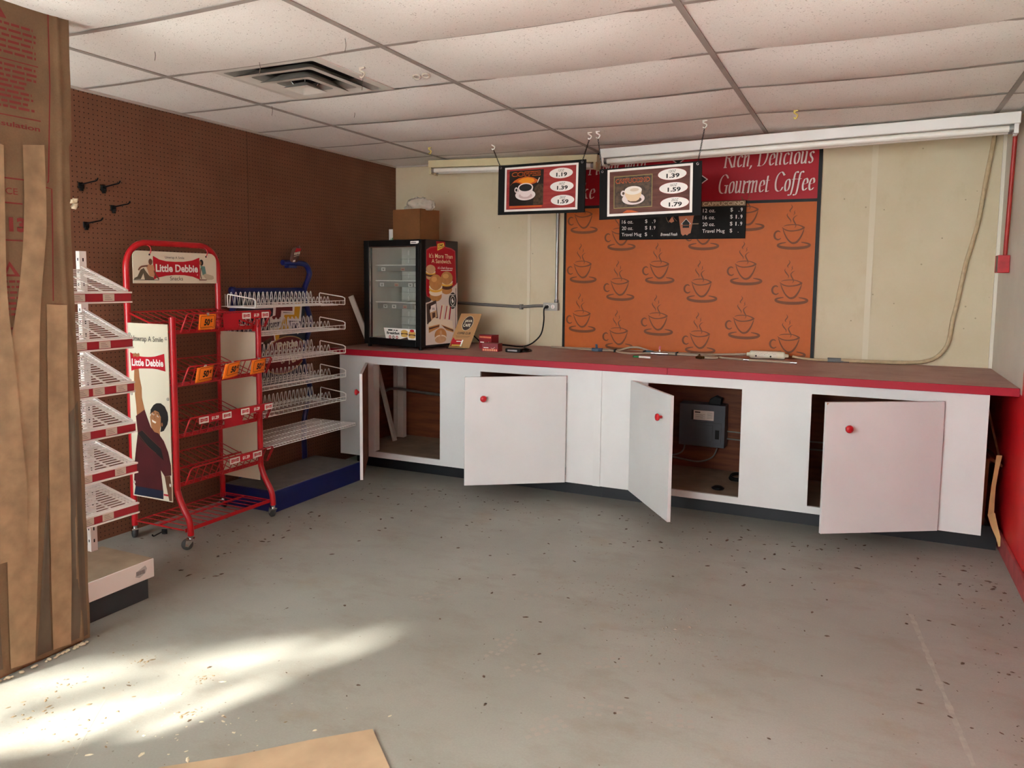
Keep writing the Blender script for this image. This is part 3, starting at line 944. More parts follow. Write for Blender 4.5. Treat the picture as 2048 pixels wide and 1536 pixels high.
# ------------------------------------------------------------------ hanging price boards
def chain_links(mb, p, q, m, n=22):
    p, q = Vector(p), Vector(q)
    d = (q - p) / n
    e1 = d.normalized().orthogonal().normalized(); e2 = d.normalized().cross(e1)
    for i in range(n):
        c = p + d * (i + .5)
        s_ = e1 if i % 2 else e2
        L_ = d.length * .72
        pts = [c + d.normalized() * L_ * math.cos(a) + s_ * .0042 * math.sin(a) for a in [k * PI / 4 for k in range(8)]]
        mb.tube(pts, .0013, 4, m, closed=True)
def ceiling_hook(p, label, m=None, cat='hook', s=1.0):
    x, y, z = p
    mb = MB(m or WHITE2)
    mb.box((x - .014 * s, y - .004, z - .006), (x + .014 * s, y + .004, z))
    mb.tube(spline([(x, y, z - .004), (x - .010 * s, y, z - .012), (x + .010 * s, y, z - .024), (x + .010 * s, y, z - .036), (x, y, z - .044), (x - .010 * s, y, z - .038)], 5), .0045, 8)
    return tag(obj('ceiling_hook', mb), label, cat, 'plastic clips and hooks on the ceiling grid')
HZ = HC - .022
WOODR = wood_material('red_wood_print', '8E2A2C', 'A8403A', (2, 1, 14))
WOODB = wood_material('brown_wood_print', '54302A', '6E443A', (2, 1, 14))
PHOTOD = mat('dark_coffee_photo_print', '1C1714', .35, n=.3, ns=20)
BEANS = mat('coffee_bean_photo_print', '54402F', .35, n=.75, ns=45)
AMBER = mat('amber_glow_print', 'E8921E', .4)
AMBER2 = mat('orange_glow_print', 'C85A1C', .4)
CHINA = mat('china_cup_print', 'E6D8D6', .35)
CHINAS = mat('china_shade_print', 'C9AFAE', .35)
CREMA = mat('cappuccino_foam_print', 'EFE7DC', .35)
CAPBODY = mat('cappuccino_cup_print', 'E4C9A4', .35)
def hanging_board(label, p0, ang, width, height, tilt, hooks, kind):
    t = thing('hanging_price_board', label, 'sign', p0, ang, 'price boards hanging from the ceiling')
    Mx = ROOT[t.name] @ Matrix.Rotation(-tilt, 4, 'Y')
    mb = MB(BLACKM); mb.T = Mx
    mb.box((0, .001, 0), (width, .012, height)); obj('board', mb, t, .001)
    O = Mx @ Vector((0, 0.0005, 0)); u = Mx.to_3x3() @ Vector((1, 0, 0)); v = Mx.to_3x3() @ Vector((0, 0, 1))
    A = Art(O, u, v)
    if kind == 'coffee':
        A.rect(.056, .020, .632, .316, PWHITE); A.rect(.071, .034, .616, .303, WOODR)
        A.rect(.095, .058, .369, .291, PHOTOD)
        A.poly([(.10, .195), (.135, .225), (.17, .24), (.235, .25), (.29, .24), (.325, .222), (.31, .205), (.27, .195), (.20, .19)], AMBER2)
        A.poly([(.165, .222), (.20, .238), (.245, .243), (.29, .233), (.30, .215), (.26, .2), (.22, .198)], AMBER)
        A.poly([(.096, .19), (.12, .21), (.15, .214), (.18, .206), (.205, .19), (.2, .16), (.1, .15)], PHOTOD)
        A.poly([(.30, .175), (.335, .2), (.369, .195), (.369, .06), (.29, .06)], BEANS)
        A.poly([(.318, .205), (.325, .205), (.341, .238), (.334, .238)], PWHITE)
        A.ell(.226, .128, .081, .036, CHINA); A.ell(.228, .122, .055, .02, CHINAS)
        A.ell(.152, .163, .015, .018, CHINA); A.ell(.153, .163, .008, .010, PHOTOD)
        A.poly([(.166, .176), (.288, .176), (.282, .150), (.262, .124), (.243, .115), (.212, .115), (.192, .124), (.172, .150)], CHINA)
        A.ell(.227, .176, .061, .031, CHINA); A.ell(.227, .176, .052, .024, INK)
        A.text('COFFEE', .113, .251, .345, .282, AMBER2, bold=.05); A.text('COFFEE', .118, .255, .340, .278, PHOTOD, bold=.012)
        A.rect(.10, .045, .36, .055, AMBER2)
        els = ((.503, .257, '12OZ', '1.19'), (.511, .172, '16OZ', '1.39'), (.519, .083, '20OZ', '1.59'))
    else:
        A.rect(.056, .018, .606, .306, PWHITE); A.rect(.071, .033, .590, .292, WOODB)
        A.rect(.100, .064, .355, .262, mat('olive_border_print', '8E7E4A', .4)); A.rect(.105, .069, .350, .257, BEANS)
        A.poly([(.16, .036), (.27, .036), (.22, .05), (.19, .052)], AMBER2)
        A.ell(.231, .119, .075, .036, CHINA); A.ell(.240, .112, .046, .018, mat('cup_shadow_print', '5A4030', .4))
        A.ell(.163, .155, .016, .018, CHINA); A.ell(.165, .155, .008, .009, BEANS)
        A.poly([(.174, .168), (.286, .168), (.283, .138), (.268, .113), (.25, .104), (.212, .104), (.194, .113), (.178, .138)], CAPBODY)
        A.ell(.230, .170, .057, .026, CREMA); A.ell(.238, .173, .03, .010, mat('foam_shadow', 'D9C7B0', .4))
        A.text('CAPPUCCINO', .112, .217, .338, .245, AMBER2, bold=.05); A.text('CAPPUCCINO', .116, .221, .334, .241, PHOTOD, bold=.008)
        els = ((.479, .250, '12OZ', '1.39'), (.488, .168, '16OZ', '1.59'), (.497, .080, '20OZ', '1.79'))
    for x, z, a_, b_ in els:
        A.ell(x, z, .091, .035, PDRED); A.ell(x, z, .089, .0335, PWHITE)
        A.text(a_, x - .022, z + .010, x + .024, z + .025, INK, shear=.3)
        A.text(b_, x - .036, z - .022, x + .046, z + .004, INK, bold=.035)
    A.build('print', t)
    gz = height - .017
    for gx, hk in ((.021, hooks[0]), (width - .024, hooks[1])):
        c = Mx @ Vector((gx, -.0005, gz)); n = Mx.to_3x3() @ Vector((0, -1, 0))
        mb = MB(CHROME)
        ring = [c + (u * math.cos(a) + v * math.sin(a)) * .0065 for a in [k * PI / 6 for k in range(12)]]
        mb.tube(ring, .0018, 6, closed=True); obj('grommet', mb, t)
        mb = MB(BLACK); chain_links(mb, c, Vector((hk[0], hk[1], HZ - .028)), BLACK); obj('chain', mb, t)
    return t
H1, H2, H3, H4 = (1.300, -.745), (2.045, -.868), (2.104, -.879), (2.784, -.958)
hanging_board('red-brown hanging price board showing a cup of black coffee, 1.19 to 1.59', (1.342, -.752, 1.872), -.16318, .682, .334, math.radians(-.7), (H1, H2), 'coffee')
hanging_board('brown hanging price board showing a cappuccino, 1.39 to 1.79', (2.123, -.881, 1.811), -.11566, .658, .315, math.radians(.7), (H3, H4), 'capp')
for h_, l in ((H1, 'white plastic ceiling hook holding the left chain of the coffee board'), (H2, 'white plastic ceiling hook holding the right chain of the coffee board'),
              (H3, 'white plastic ceiling hook holding the left chain of the cappuccino board'), (H4, 'white plastic ceiling hook holding the right chain of the cappuccino board')):
    ceiling_hook((h_[0], h_[1], HZ + .012), l)
YEL = mat('yellowed_plastic', 'C9B45E', .5)
ceiling_hook((.862, -.860, HC - .03), 'small yellowed ceiling hook above the rear cream light fixture', YEL, s=.8)
ceiling_hook((3.297, -1.131, HC - .03), 'small yellowed ceiling hook above the long white light fixture', YEL, s=.8)
ceiling_hook((1.585, -2.62, HC - .006), 'dusty clear ceiling clip dangling a thread beside the air vent', mat('dusty_clear_plastic', 'B3A79A', .4), s=1.1)
mb = MB(mat('dusty_clear_plastic', 'B3A79A', .4))
for dx in (0, .05):
    mb.tube(arc((1.74 + dx, -2.41, HC - .012), .018, 0, 2 * PI, 12, (1, 0, 0), (0, .6, -.4))[:-1], .005, 6, closed=True)
tag(obj('ceiling_clip', mb), 'pair of dusty plastic loops stuck on the ceiling tile right of the vent', 'clip')
TH = mat('dust_thread', '6E645A', .9)
for i, (x, y, l) in enumerate(((1.585, -2.62, .085), (.70, -2.23, .05), (1.06, -1.98, .04), (1.80, -3.02, .05), (1.25, -2.9, .05), (.97, -3.2, .04))):
    mb = MB(TH); mb.tube(spline([(x, y, HC - .02), (x + .004, y, HC - .02 - l * .5), (x - .003, y + .002, HC - .02 - l)], 4), .0012, 5)
    tag(obj('dust_thread', mb), ('dust thread hanging from the clip beside the air vent', 'dust thread left of the vent at a tile corner', 'short dust thread behind the vent', 'dust thread on the front tile near the top edge', 'dust thread on the tile in front of the vent', 'dust thread near the brown paper partition')[i], 'dust thread', 'dust threads hanging from the ceiling')

# ------------------------------------------------------------------ fluorescent fixtures
def fixture(label, L_, R_, wdt, hgt, m, end_drop):
    L_, R_ = Vector(L_), Vector(R_)
    t = thing('fluorescent_fixture', label, 'ceiling light', tuple((L_ + R_) / 2))
    d = (R_ - L_).normalized(); sd_ = d.cross(Vector((0, 0, 1))).normalized(); upv = sd_.cross(d)
    mb = MB(m); mb.bar(L_, R_, wdt, hgt); obj('housing', mb, t, .004)
    for k in (-1, 1):
        o = sd_ * (k * .034) - upv * (hgt / 2 + .022)
        mb = MB(TUBE); mb.tube([L_ + o + d * .03, R_ + o - d * .03], .018, 14)
        tb = obj('tube', mb, t)
        mb = MB(STEEL); mb.tube([L_ + o + d * .028, L_ + o + d * .05], .0185, 14); obj('tube_cap', mb, tb)
        mb = MB(STEEL); mb.tube([R_ + o - d * .05, R_ + o - d * .028], .0185, 14); obj('tube_cap', mb, tb)
        for e, s_ in ((L_, 1), (R_, -1)):
            mb = MB(m); c = e + o + d * (s_ * .018)
            mb.bar(c - d * .011, c + d * .011, .036, .058); obj('lamp_holder', mb, t, .002)
    return t
fixture('long white double-tube fluorescent fixture across the ceiling to the red wall', (1.985, -.43, 2.292), (4.392, -.58, 2.320), .115, .062, mat('white_fixture_enamel', 'E2DFDC', .35), 0)
fixture('shorter aged cream fluorescent fixture high on the back wall at left', (.50, -.24, 2.328), (1.90, -.24, 2.296), .11, .055, CREAM, 0)
# chipped grey bits along the ceiling by the red wall
mb = MB(mat('dark_metal_bracket', '3C3A38', .5)); mb.box((4.23, -.50, HC - .02), (4.27, -.44, HC - .002)); mb.bar((3.6, -.45, HC - .012), (4.395, -.47, HC - .008), .012, .012)
tag(obj('ceiling_bracket', mb), 'dark metal strip and bracket under the ceiling above the long light fixture', 'bracket')
mb = MB(BLACK); mb.prism([(1.62, -.10, 2.352), (2.02, -.10, 2.368), (2.02, -.10, 2.338)], (0, .05, 0))  # solid black wedge drawn where there is only a dark gap
tag(obj('dark_gap_wedge', mb), 'black wedge standing in for the dark gap at the ceiling between the two light fixtures', 'strip')

# ------------------------------------------------------------------ conduits and outlet on the walls
mb = MB(STEEL); mb.tube([(1.495, -.022, 1.255), (1.495, -.022, 2.335)], .011, 10); mb.lathe([(.017, 0), (.017, .022), (.013, .026)], (1.495, -.022, 1.254), (0, 0, 1), 12)
tag(obj('conduit_pipe', mb), 'vertical steel conduit on the back wall rising from the outlet box', 'conduit')
mb = MB(mat('grey_painted_conduit', '6E6A64', .5, n=.1, ns=20)); mb.tube(spline([(.03, -.022, 1.246), (.6, -.022, 1.234), (1.0, -.022, 1.221), (1.2, -.022, 1.217), (1.32, -.022, 1.226), (1.399, -.022, 1.228)]), .012, 10)
mb.box((1.185, -.036, 1.195), (1.205, -.002, 1.235))
tag(obj('conduit_pipe', mb), 'horizontal grey conduit on the back wall from the refrigerator to the outlet', 'conduit')
t = thing('outlet_box', 'grey metal power outlet box on the back wall left of the mural', 'outlet', (1.457, -.02, 1.225))
obj('box', MB(STEEL).box((1.399, -.05, 1.194), (1.514, -.002, 1.252)), t, .003)
obj('cover_plate', MB(mat('grey_cover_plate', 'A8A49C', .45)).box((1.397, -.053, 1.192), (1.516, -.05, 1.254)), t, .002)
for x in (1.434, 1.479):
    mb = MB(PWHITE)
    mb.lathe([(.017, 0), (.017, .003), (.015, .004)], (x, -.053, 1.223), (0, -1, 0), 16)
    for dz in (-.006, .006):
        mb.box((x - .005, -.0585, 1.223 + dz - .0015), (x + .005, -.056, 1.223 + dz + .0015), PRED)
    obj('socket', mb, t)
CORD = MB(BLACK)
mb = CORD; mb.tube(spline([(1.437, -.095, 1.222), (1.428, -.11, 1.20), (1.424, -.10, 1.11), (1.398, -.09, 1.01), (1.34, -.10, .945), (1.30, -.16, .918), (1.25, -.2, .916), (1.1, -.14, .916), (.93, -.13, .917), (.88, -.12, .932), (.83, -.11, .965), (.812, -.12, .975), (.80, -.2, .93), (.80, -.3, .917), (.78, -.36, .917)]), .0055, 8)
PLUG = MB(BLACK)
mb = PLUG; mb.tube([(1.434, -.0575, 1.222), (1.434, -.085, 1.222), (1.440, -.10, 1.218)], [.014, .013, .008], 10)

RC_ = mat('red_painted_conduit', 'A8231E', .45, n=.2, ns=15)
t = thing('red_conduit', 'red painted conduit with a switch box on the right wall', 'conduit', (4.38, -.42, 1.5))
mb = MB(RC_); mb.tube([(4.392, -.47, HC - .012), (4.392, -.42, 1.9), (4.392, -.385, 1.59)], .012, 10); obj('pipe', mb, t)
obj('switch_box', MB(mat('scuffed_red_box', 'B4232A', .5, n=.3, ns=25)).box((4.352, -.44, 1.497), (4.411, -.33, 1.597)), t, .004)
obj('cover_plate', MB(mat('dirty_grey_cover', '6B5A4E', .6, n=.3, ns=25)).box((4.350, -.436, 1.502), (4.353, -.39, 1.592)), t)

# braided hose running down the wall and along the counter
mb = MB(HOSE)
HP = [(4.345, -.025, 2.33), (4.33, -.025, 2.20), (4.318, -.022, 2.10), (4.286, -.02, 1.80), (4.235, -.02, 1.55), (4.20, -.02, 1.30), (4.183, -.02, 1.206), (4.171, -.02, 1.08), (4.15, -.022, 1.02), (4.105, -.026, .965), (4.06, -.032, .943), (3.99, -.045, .928), (3.85, -.07, .9235), (3.66, -.095, .9235), (3.545, -.105, .9235)]
mb.tube(spline(HP, 5), .0125, 10)
t = thing('water_line', 'beige braided hose curving down the back wall onto the counter', 'hose', (3.6, -.1, CT))
obj('hose', mb, t)
mb = MB(HOSE); mb.tube(spline([(3.475, -.115, .922), (3.40, -.125, .922), (3.32, -.12, .925), (3.25, -.12, .935)], 5), .008, 8); obj('hose', mb, t)
mb = MB(mat('grey_coupling', '6B6C6C', .5)); mb.cyl((3.47, -.115, .922), (3.55, -.105, .922), .017, 12); mb.cyl((3.55, -.105, .922), (3.60, -.10, .921), .012, 10); obj('coupling', mb, t)
t = thing('water_filter', 'white cylindrical water filter lying on the counter under the mural', 'water filter', (3.09, -.13, CT))
mb = MB(PCREAM); mb.lathe([(.008, -.02), (.012, -.018), (.014, 0), (.022, .002), (.0265, .01), (.0265, .215), (.022, .226), (.013, .23), (.012, .25), (.008, .252)], (2.975, -.14, .938), (1, .05, 0), 22); obj('cartridge', mb, t)
mb = MB(mat('filter_label_paper', 'DCD3C0', .6)); mb.tube([(3.008, -.1385, .938), (3.155, -.131, .938)], .0268, 22, caps=False); lb = obj('label', mb, t)
mb = MB(INK)
rnd = random.Random(5)
for i in range(14):
    x = 3.013 + .0098 * i; z = .938 + .006 + .004 * (i % 3)
    mb.box((x, -.14 + .0075 * (x - 2.975) / .2 - .0262, z), (x + .006, -.14 + .0075 * (x - 2.975) / .2 - .0256, z + .0012))
for x in (3.02, 3.115):
    mb.lathe([(.006, 0), (.006, .0006)], (x, -.1645, .931), (0, -1, 0), 12)
obj('printed_text', mb, lb)
HT = mat('pale_tubing', 'A89680', .45, n=.1, ns=20)
t = thing('tubing', 'beige plastic tubing bundled with black ties along the back of the counter', 'tubing', (2.3, -.2, CT))
runs = [[(1.50, -.12, .918), (1.69, -.16, .918), (1.84, -.20, .92), (2.0, -.20, .92), (2.06, -.19, .925), (2.13, -.16, .945), (2.2, -.16, .948), (2.29, -.18, .93), (2.36, -.20, .92), (2.48, -.20, .92), (2.62, -.17, .922), (2.74, -.155, .925), (2.95, -.145, .938)],
        [(2.04, -.20, .92), (2.08, -.25, .918), (2.14, -.30, .918), (2.22, -.30, .918), (2.30, -.24, .919), (2.40, -.225, .919), (2.55, -.215, .919), (2.66, -.21, .919), (2.78, -.26, .918), (2.88, -.31, .918), (2.98, -.325, .918)],
        [(2.62, -.20, .92), (2.70, -.20, .921), (2.775, -.26, .919), (2.785, -.33, .919), (2.74, -.37, .919), (2.70, -.36, .919)]]
for r_ in runs:
    mb = MB(HT); mb.tube(spline(r_, 6), .0072, 8); obj('tube', mb, t)
for x, y in ((2.04, -.205), (2.26, -.215), (2.49, -.208)):
    mb = MB(BLACK); mb.box((x - .004, y - .035, .912), (x + .004, y + .025, .935))
    obj('cable_tie', mb, t)
t = thing('hose', 'short beige hose end with a steel fitting lying before the water filter', 'hose', (3.15, -.35, CT))
mb = MB(HT); mb.tube(spline([(2.99, -.345, .918), (3.1, -.36, .918), (3.26, -.375, .918)]), .0072, 8); obj('tube', mb, t)
mb = MB(CHROME); mb.cyl((2.965, -.342, .918), (3.0, -.346, .918), .0085, 10); obj('fitting', mb, t)
mb = MB(CHROME); mb.cyl((3.26, -.375, .918), (3.281, -.378, .918), .009, 10); mb.cyl((3.28, -.378, .918), (3.30, -.38, .918), .008, 10); obj('fitting', mb, t)
t = thing('shutoff_valve', 'small blue-grey shutoff valve on the tubing at the left of the mural', 'valve', (1.895, -.21, CT))
mb = MB(mat('blue_grey_valve', '3A4F66', .4)); mb.cyl((1.86, -.205, .922), (1.94, -.205, .922), .013, 10); mb.cyl((1.895, -.205, .92), (1.895, -.215, .962), .009, 10); mb.box((1.875, -.225, .911), (1.915, -.19, .93)); obj('body', mb, t, .002)
t = thing('ball_valve', 'steel ball valve with a red upright lever on the counter tubing', 'valve', (2.375, -.26, CT))
mb = MB(CHROME); mb.cyl((2.32, -.262, .923), (2.44, -.262, .923), .0095, 12); mb.cyl((2.365, -.262, .923), (2.395, -.262, .923), .0125, 12); obj('body', mb, t)
mb = MB(RED); mb.bar((2.38, -.262, .948), (2.382, -.262, .975), .012, .008, (0, 1, 0)); obj('lever', mb, t); obj('stem', MB(PWHITE).cyl((2.38, -.262, .934), (2.38, -.262, .95), .006, 8), t)
mb = MB(mat('teal_coupling', '3E6F80', .45)); mb.cyl((2.27, -.215, .925), (2.325, -.232, .925), .011, 10)
tag(obj('tube_coupling', mb), 'teal tube coupling beside the red-lever valve', 'coupling')
t = thing('brass_fitting', 'dark brass tee fitting at the loop of tubing mid-counter', 'fitting', (2.69, -.36, CT))
mb = MB(mat('dark_brass', '6E5A34', .35, metal=.9)); mb.cyl((2.665, -.345, .922), (2.71, -.385, .922), .010, 8); mb.cyl((2.66, -.38, .921), (2.70, -.40, .921), .008, 8); mb.cyl((2.68, -.36, .92), (2.672, -.335, .935), .008, 8); obj('tee', mb, t)
t = thing('marker_pen', 'marker pen with a green cap lying on the counter', 'marker', (2.32, -.51, CT))
mb = MB(PWHITE); mb.cyl((2.30, -.507, .917), (2.383, -.522, .917), .0068, 12); obj('barrel', mb, t)
mb = MB(mat('green_cap', '1E7A45', .4)); mb.cyl((2.258, -.499, .917), (2.302, -.507, .917), .0075, 12); obj('cap', mb, t)
# ================================================================== DISPLAY REFRIGERATOR
FA = -.1693
t = thing('display_refrigerator', 'black countertop display refrigerator with a glass door and a red printed side', 'refrigerator', (.219, -.758, .911), FA)
F = ROOT[t.name]
FW, FD, FH = .575, .415, .80
LINER = mat('pale_grey_liner', 'D0CCC4', .5)
mb = MB(BLACK); mb.T = F
mb.box((0, .045, .02), (FW, .075, FH)); 
mb2 = MB(BLACK); mb2.T = F
mb2.box((0, .045, .02), (.02, FD, FH)); mb2.box((FW - .02, .045, .02), (FW, FD, FH)); mb2.box((.02, .045, FH - .03), (FW - .02, FD, FH)); mb2.box((.02, .045, .02), (FW - .02, FD, .06)); mb2.box((.02, FD - .02, .06), (FW - .02, FD, FH - .03))
obj('body', mb2, t, .003)
mb = MB(LINER); mb.T = F
mb.box((.021, .05, .061), (.034, FD - .021, FH - .031)); mb.box((FW - .034, .05, .061), (FW - .021, FD - .021, FH - .031)); mb.box((.034, FD - .035, .061), (FW - .034, FD - .021, FH - .031)); mb.box((.034, .05, FH - .044), (FW - .034, FD - .035, FH - .031)); mb.box((.034, .05, .061), (FW - .034, FD - .035, .074))
for i in range(9):
    mb.box((.036, .36, .15 + i * .065), (FW - .036, FD - .034, .152 + i * .065), mat('liner_groove', '9A9690', .6))
obj('liner', mb, t)
for x in (.11, .40):
    mb = MB(PWHITE); mb.T = F
    for i in range(11):
        mb.box((x - .006, FD - .040, .10 + i * .06), (x + .006, FD - .034, .138 + i * .06))
    obj('shelf_pilaster', mb, t)
tagm = mat('shelf_price_tag_paper', 'DEDAD4', .6)
def shelf_tags(z, xs, sh):
    for x, red in xs:
        A = Art(F @ Vector((x, .085, z - .040)), F.to_3x3() @ Vector((1, 0, 0)), (0, 0, 1))
        A.rect(0, 0, .042, .026, tagm if not red else mat('tan_tag', 'B49A88', .6))
        if red:
            A.rect(.008, .009, .034, .013, PRED)
        else:
            A.rect(.008, .016, .034, .019, INK); A.rect(.012, .007, .03, .012, INK)
        A.build('price_tag', sh)
for z, xs in ((.613, ((.10, 0), (.30, 1))), (.497, ((.085, 0), (.235, 1), (.375, 0), (.435, 0))), (.335, ((.12, 0), (.21, 0), (.32, 1), (.44, 0)))):
    mb = MB(WHITE2); mb.T = F
    mb.box((.036, .088, z), (FW - .036, .094, z + .006)); mb.box((.036, .36, z), (FW - .036, .366, z + .006))
    for i in range(24):
        mb.box((.04 + i * .0212, .09, z + .001), (.043 + i * .0212, .362, z + .005))
    mb.box((.06, .0862, z - .044), (FW - .05, .0872, z), mat('clear_tag_rail', '8E8B86', .3))
    sh = obj('shelf', mb, t)
    shelf_tags(z, xs, sh)
mb = MB(BLACK); mb.T = F
mb.box((0, 0, .022), (.05, .042, FH - .002)); mb.box((FW - .052, 0, .022), (FW, .042, FH - .002)); mb.box((.05, 0, .022), (FW - .052, .042, .072)); mb.box((.05, 0, FH - .048), (FW - .052, .042, FH - .002))
mb.box((FW - .022, -.012, .30), (FW - .004, 0, FH - .03), BLACKM)
dr = obj('door', mb, t, .003)
mb = MB(M_GLASS); mb.T = F
mb.box((.049, .018, .071), (FW - .051, .022, FH - .047)); obj('glass_pane', mb, dr)
mb = MB(CHROME); mb.T = F; mb.box((.05, .004, .073), (.057, .016, FH - .05)); mb.box((.05, .004, FH - .056), (FW - .052, .016, FH - .050)); obj('bright_edge', mb, dr)
fx, fz = F.to_3x3() @ Vector((1, 0, 0)), Vector((0, 0, 1))
A = Art(F @ Vector((0, -.0005, 0)), fx, fz)
A.rect(.475, FH - .034, .555, FH - .014, PWHITE); A.rect(.482, FH - .027, .53, FH - .022, INK)
A.build('name_label', dr)
A = Art(F @ Vector((0, .016, 0)), fx, fz)
A.poly([(.19, .150), (.522, .150), (.522, .052), (.215, .060)], PWHITE)
A.rect(.235, .130, .28, .140, INK); A.rect(.29, .131, .305, .138, INK); A.rect(.312, .130, .333, .138, INK); A.text('Breakfast', .222, .104, .352, .124, INK, bold=.04)
for i, x in enumerate((.255, .29, .325)):
    A.ell(x, .083, .012, .012, PDRED if i != 1 else BEANS); A.ell(x, .083, .006, .006, PWHITE)
for x, z in ((.40, .10), (.475, .094)):
    A.ell(x, z + .026, .034, .016, mat('muffin_print', 'CDA45A', .5)); A.rect(x - .034, z + .006, x + .034, z + .018, mat('sausage_print', '4A2618', .5)); A.ell(x, z, .034, .012, mat('muffin_print', 'CDA45A', .5)); A.rect(x - .02, z + .018, x + .02, z + .024, mat('cheese_print', 'E2B23C', .5))
A.poly([(.36, .072), (.43, .09), (.44, .07), (.40, .062)], mat('sausage_print', '4A2618', .5)); A.ell(.475, .138, .022, .01, PRED)
A.build('breakfast_sticker', dr)
for x, y in ((.03, .03), (FW - .03, .03), (.03, FD - .04), (FW - .03, FD - .04)):
    mb = MB(BLACK); mb.T = F; mb.cyl((x, y, 0), (x, y, .022), .013, 10)
    obj('foot', mb, t)
obj('plug', PLUG, obj('power_cord', CORD, t))
# printed side panel
A = Art(F @ Vector((FW + .0005, 0, -.911)), F.to_3x3() @ Vector((0, 1, 0)), fz)
SIDEB = mat('charcoal_print', '2A2625', .45)
A.rect(.048, .945, FD - .002, 1.708, SIDEB); A.up()
A.poly([(.408, 1.402), (.376, 1.378), (.276, 1.337), (.177, 1.312), (.116, 1.276), (.091, 1.262), (.05, 1.255), (.05, .947), (.411, .947)], mat('off_white_print', 'D8CFC4', .5)); A.up()
A.poly([(.055, 1.637), (.099, 1.658), (.151, 1.665), (.275, 1.665), (.338, 1.657), (.382, 1.640), (.397, 1.39), (.34, 1.36), (.248, 1.332), (.169, 1.306), (.116, 1.279), (.06, 1.302), (.052, 1.339)], mat('bright_red_print', 'B0303A', .45))
A.poly([(.062, 1.630), (.104, 1.649), (.152, 1.656), (.272, 1.656), (.334, 1.648), (.372, 1.632), (.386, 1.392), (.335, 1.368), (.246, 1.340), (.169, 1.315), (.118, 1.288), (.067, 1.308), (.060, 1.34)], PDRED); A.up()
A.poly([(.162, 1.702), (.262, 1.702), (.266, 1.655), (.172, 1.628)], PRED)
A.poly([(.178, 1.683), (.245, 1.695), (.256, 1.666), (.222, 1.650), (.176, 1.634)], mat('cream_logo_print', 'E2B84A', .5))
A.text('Deli', .19, 0, 0, 0, INK, bold=.03, quad=[(.190, 1.664), (.236, 1.672), (.238, 1.688), (.190, 1.680)])
A.text('Express', 0, 0, 0, 0, INK, bold=.03, quad=[(.182, 1.645), (.252, 1.662), (.253, 1.673), (.182, 1.656)])
CRL = mat('cream_side_letters', 'EBDDB0', .5)
A.text("It's More Than", .085, 1.580, .350, 1.613, CRL, bold=.004)
A.text('A Sandwich.', .112, 1.543, .335, 1.573, CRL, bold=.004)
A.text("It's Deli Express", .180, 1.496, .352, 1.518, PWHITE, shear=.25); A.stroke([(.215, 1.490), (.345, 1.492)], .004, PWHITE)
BUN = mat('golden_bun_print', 'C08A4C', .5, n=.15, ns=30); BUN2 = mat('pale_bun_print', 'C9A478', .5, n=.12, ns=30); MEAT = mat('sausage_print', '4A2618', .5); EGG = mat('egg_print', 'E6DCC4', .5); CHZ = mat('cheese_print', 'E2B23C', .5)
def bun(x, z, rx, rz, top, m1):
    A.ell(x, z - rz * 1.15, rx * .92, rz * .55, top); A.ell(x, z - rz * .75, rx, rz * .4, m1); A.ell(x, z - rz * .45, rx * 1.03, rz * .32, CHZ); A.ell(x, z - rz * .2, rx * 1.02, rz * .36, EGG); A.ell(x, z + rz * .25, rx, rz * .8, top)
bun(.102, 1.488, .052, .040, BUN2, MEAT); bun(.283, 1.420, .068, .062, BUN, MEAT); bun(.158, 1.385, .073, .072, BUN, EGG)
A.ell(.14, 1.425, .03, .02, mat('bun_highlight_print', 'D8A868', .5)); A.ell(.27, 1.45, .035, .018, mat('bun_highlight_print', 'D8A868', .5))
A.up()
A.ell(.352, 1.266, .046, .062, INK); A.ell(.352, 1.266, .028, .037, PWHITE); A.ell(.352, 1.266, .024, .032, INK); A.poly([(.338, 1.27), (.352, 1.288), (.356, 1.27), (.366, 1.262), (.352, 1.245), (.344, 1.255)], PWHITE)
A.text('MARKET', .324, 1.306, .380, 1.316, PWHITE, bold=.02); A.text('SANDWICH', .322, 1.216, .382, 1.226, PWHITE, bold=.02)
A.stroke([(.388, 1.36), (.388, 1.05)], .005, INK)
A.poly([(.055, 1.245), (.160, 1.272), (.182, 1.143), (.105, 1.10), (.062, 1.10)], mat('dark_tray_print', '3A2A26', .4)); A.poly([(.09, 1.19), (.165, 1.20), (.172, 1.15), (.11, 1.12)], BUN2); A.poly([(.118, 1.18), (.15, 1.185), (.152, 1.15), (.12, 1.14)], MEAT)
A.poly([(.090, 1.228), (.158, 1.248), (.162, 1.200), (.094, 1.182)], PWHITE); A.ell(.092, 1.222, .011, .018, INK); A.rect(.115, 1.212, .145, 1.216, INK); A.rect(.115, 1.203, .15, 1.206, INK)
for dx, ht in ((0, 1.238), (.058, 1.234)):
    A.poly([(.222 + dx, ht), (.256 + dx, ht), (.236 + dx, 1.125), (.196 + dx, 1.13)], EGG); A.poly([(.222 + dx, ht - .005), (.232 + dx, ht - .005), (.208 + dx, 1.128), (.198 + dx, 1.13)], PDRED)
A.poly([(.320, 1.225), (.334, 1.22), (.318, 1.125), (.304, 1.125)], PDRED)
A.poly([(.075, 1.106), (.143, 1.146), (.230, 1.125), (.200, 1.073), (.08, 1.032)], EGG); A.poly([(.078, 1.08), (.20, 1.095), (.196, 1.07), (.08, 1.035)], BUN); A.poly([(.082, 1.072), (.198, 1.088), (.197, 1.078), (.082, 1.06)], MEAT)
A.poly([(.2, 1.101), (.249, 1.132), (.345, 1.115), (.365, 1.024), (.277, 1.046)], EGG); A.poly([(.215, 1.092), (.36, 1.05), (.362, 1.026), (.28, 1.046)], BUN); A.poly([(.23, 1.083), (.361, 1.043), (.361, 1.034), (.25, 1.068)], MEAT)
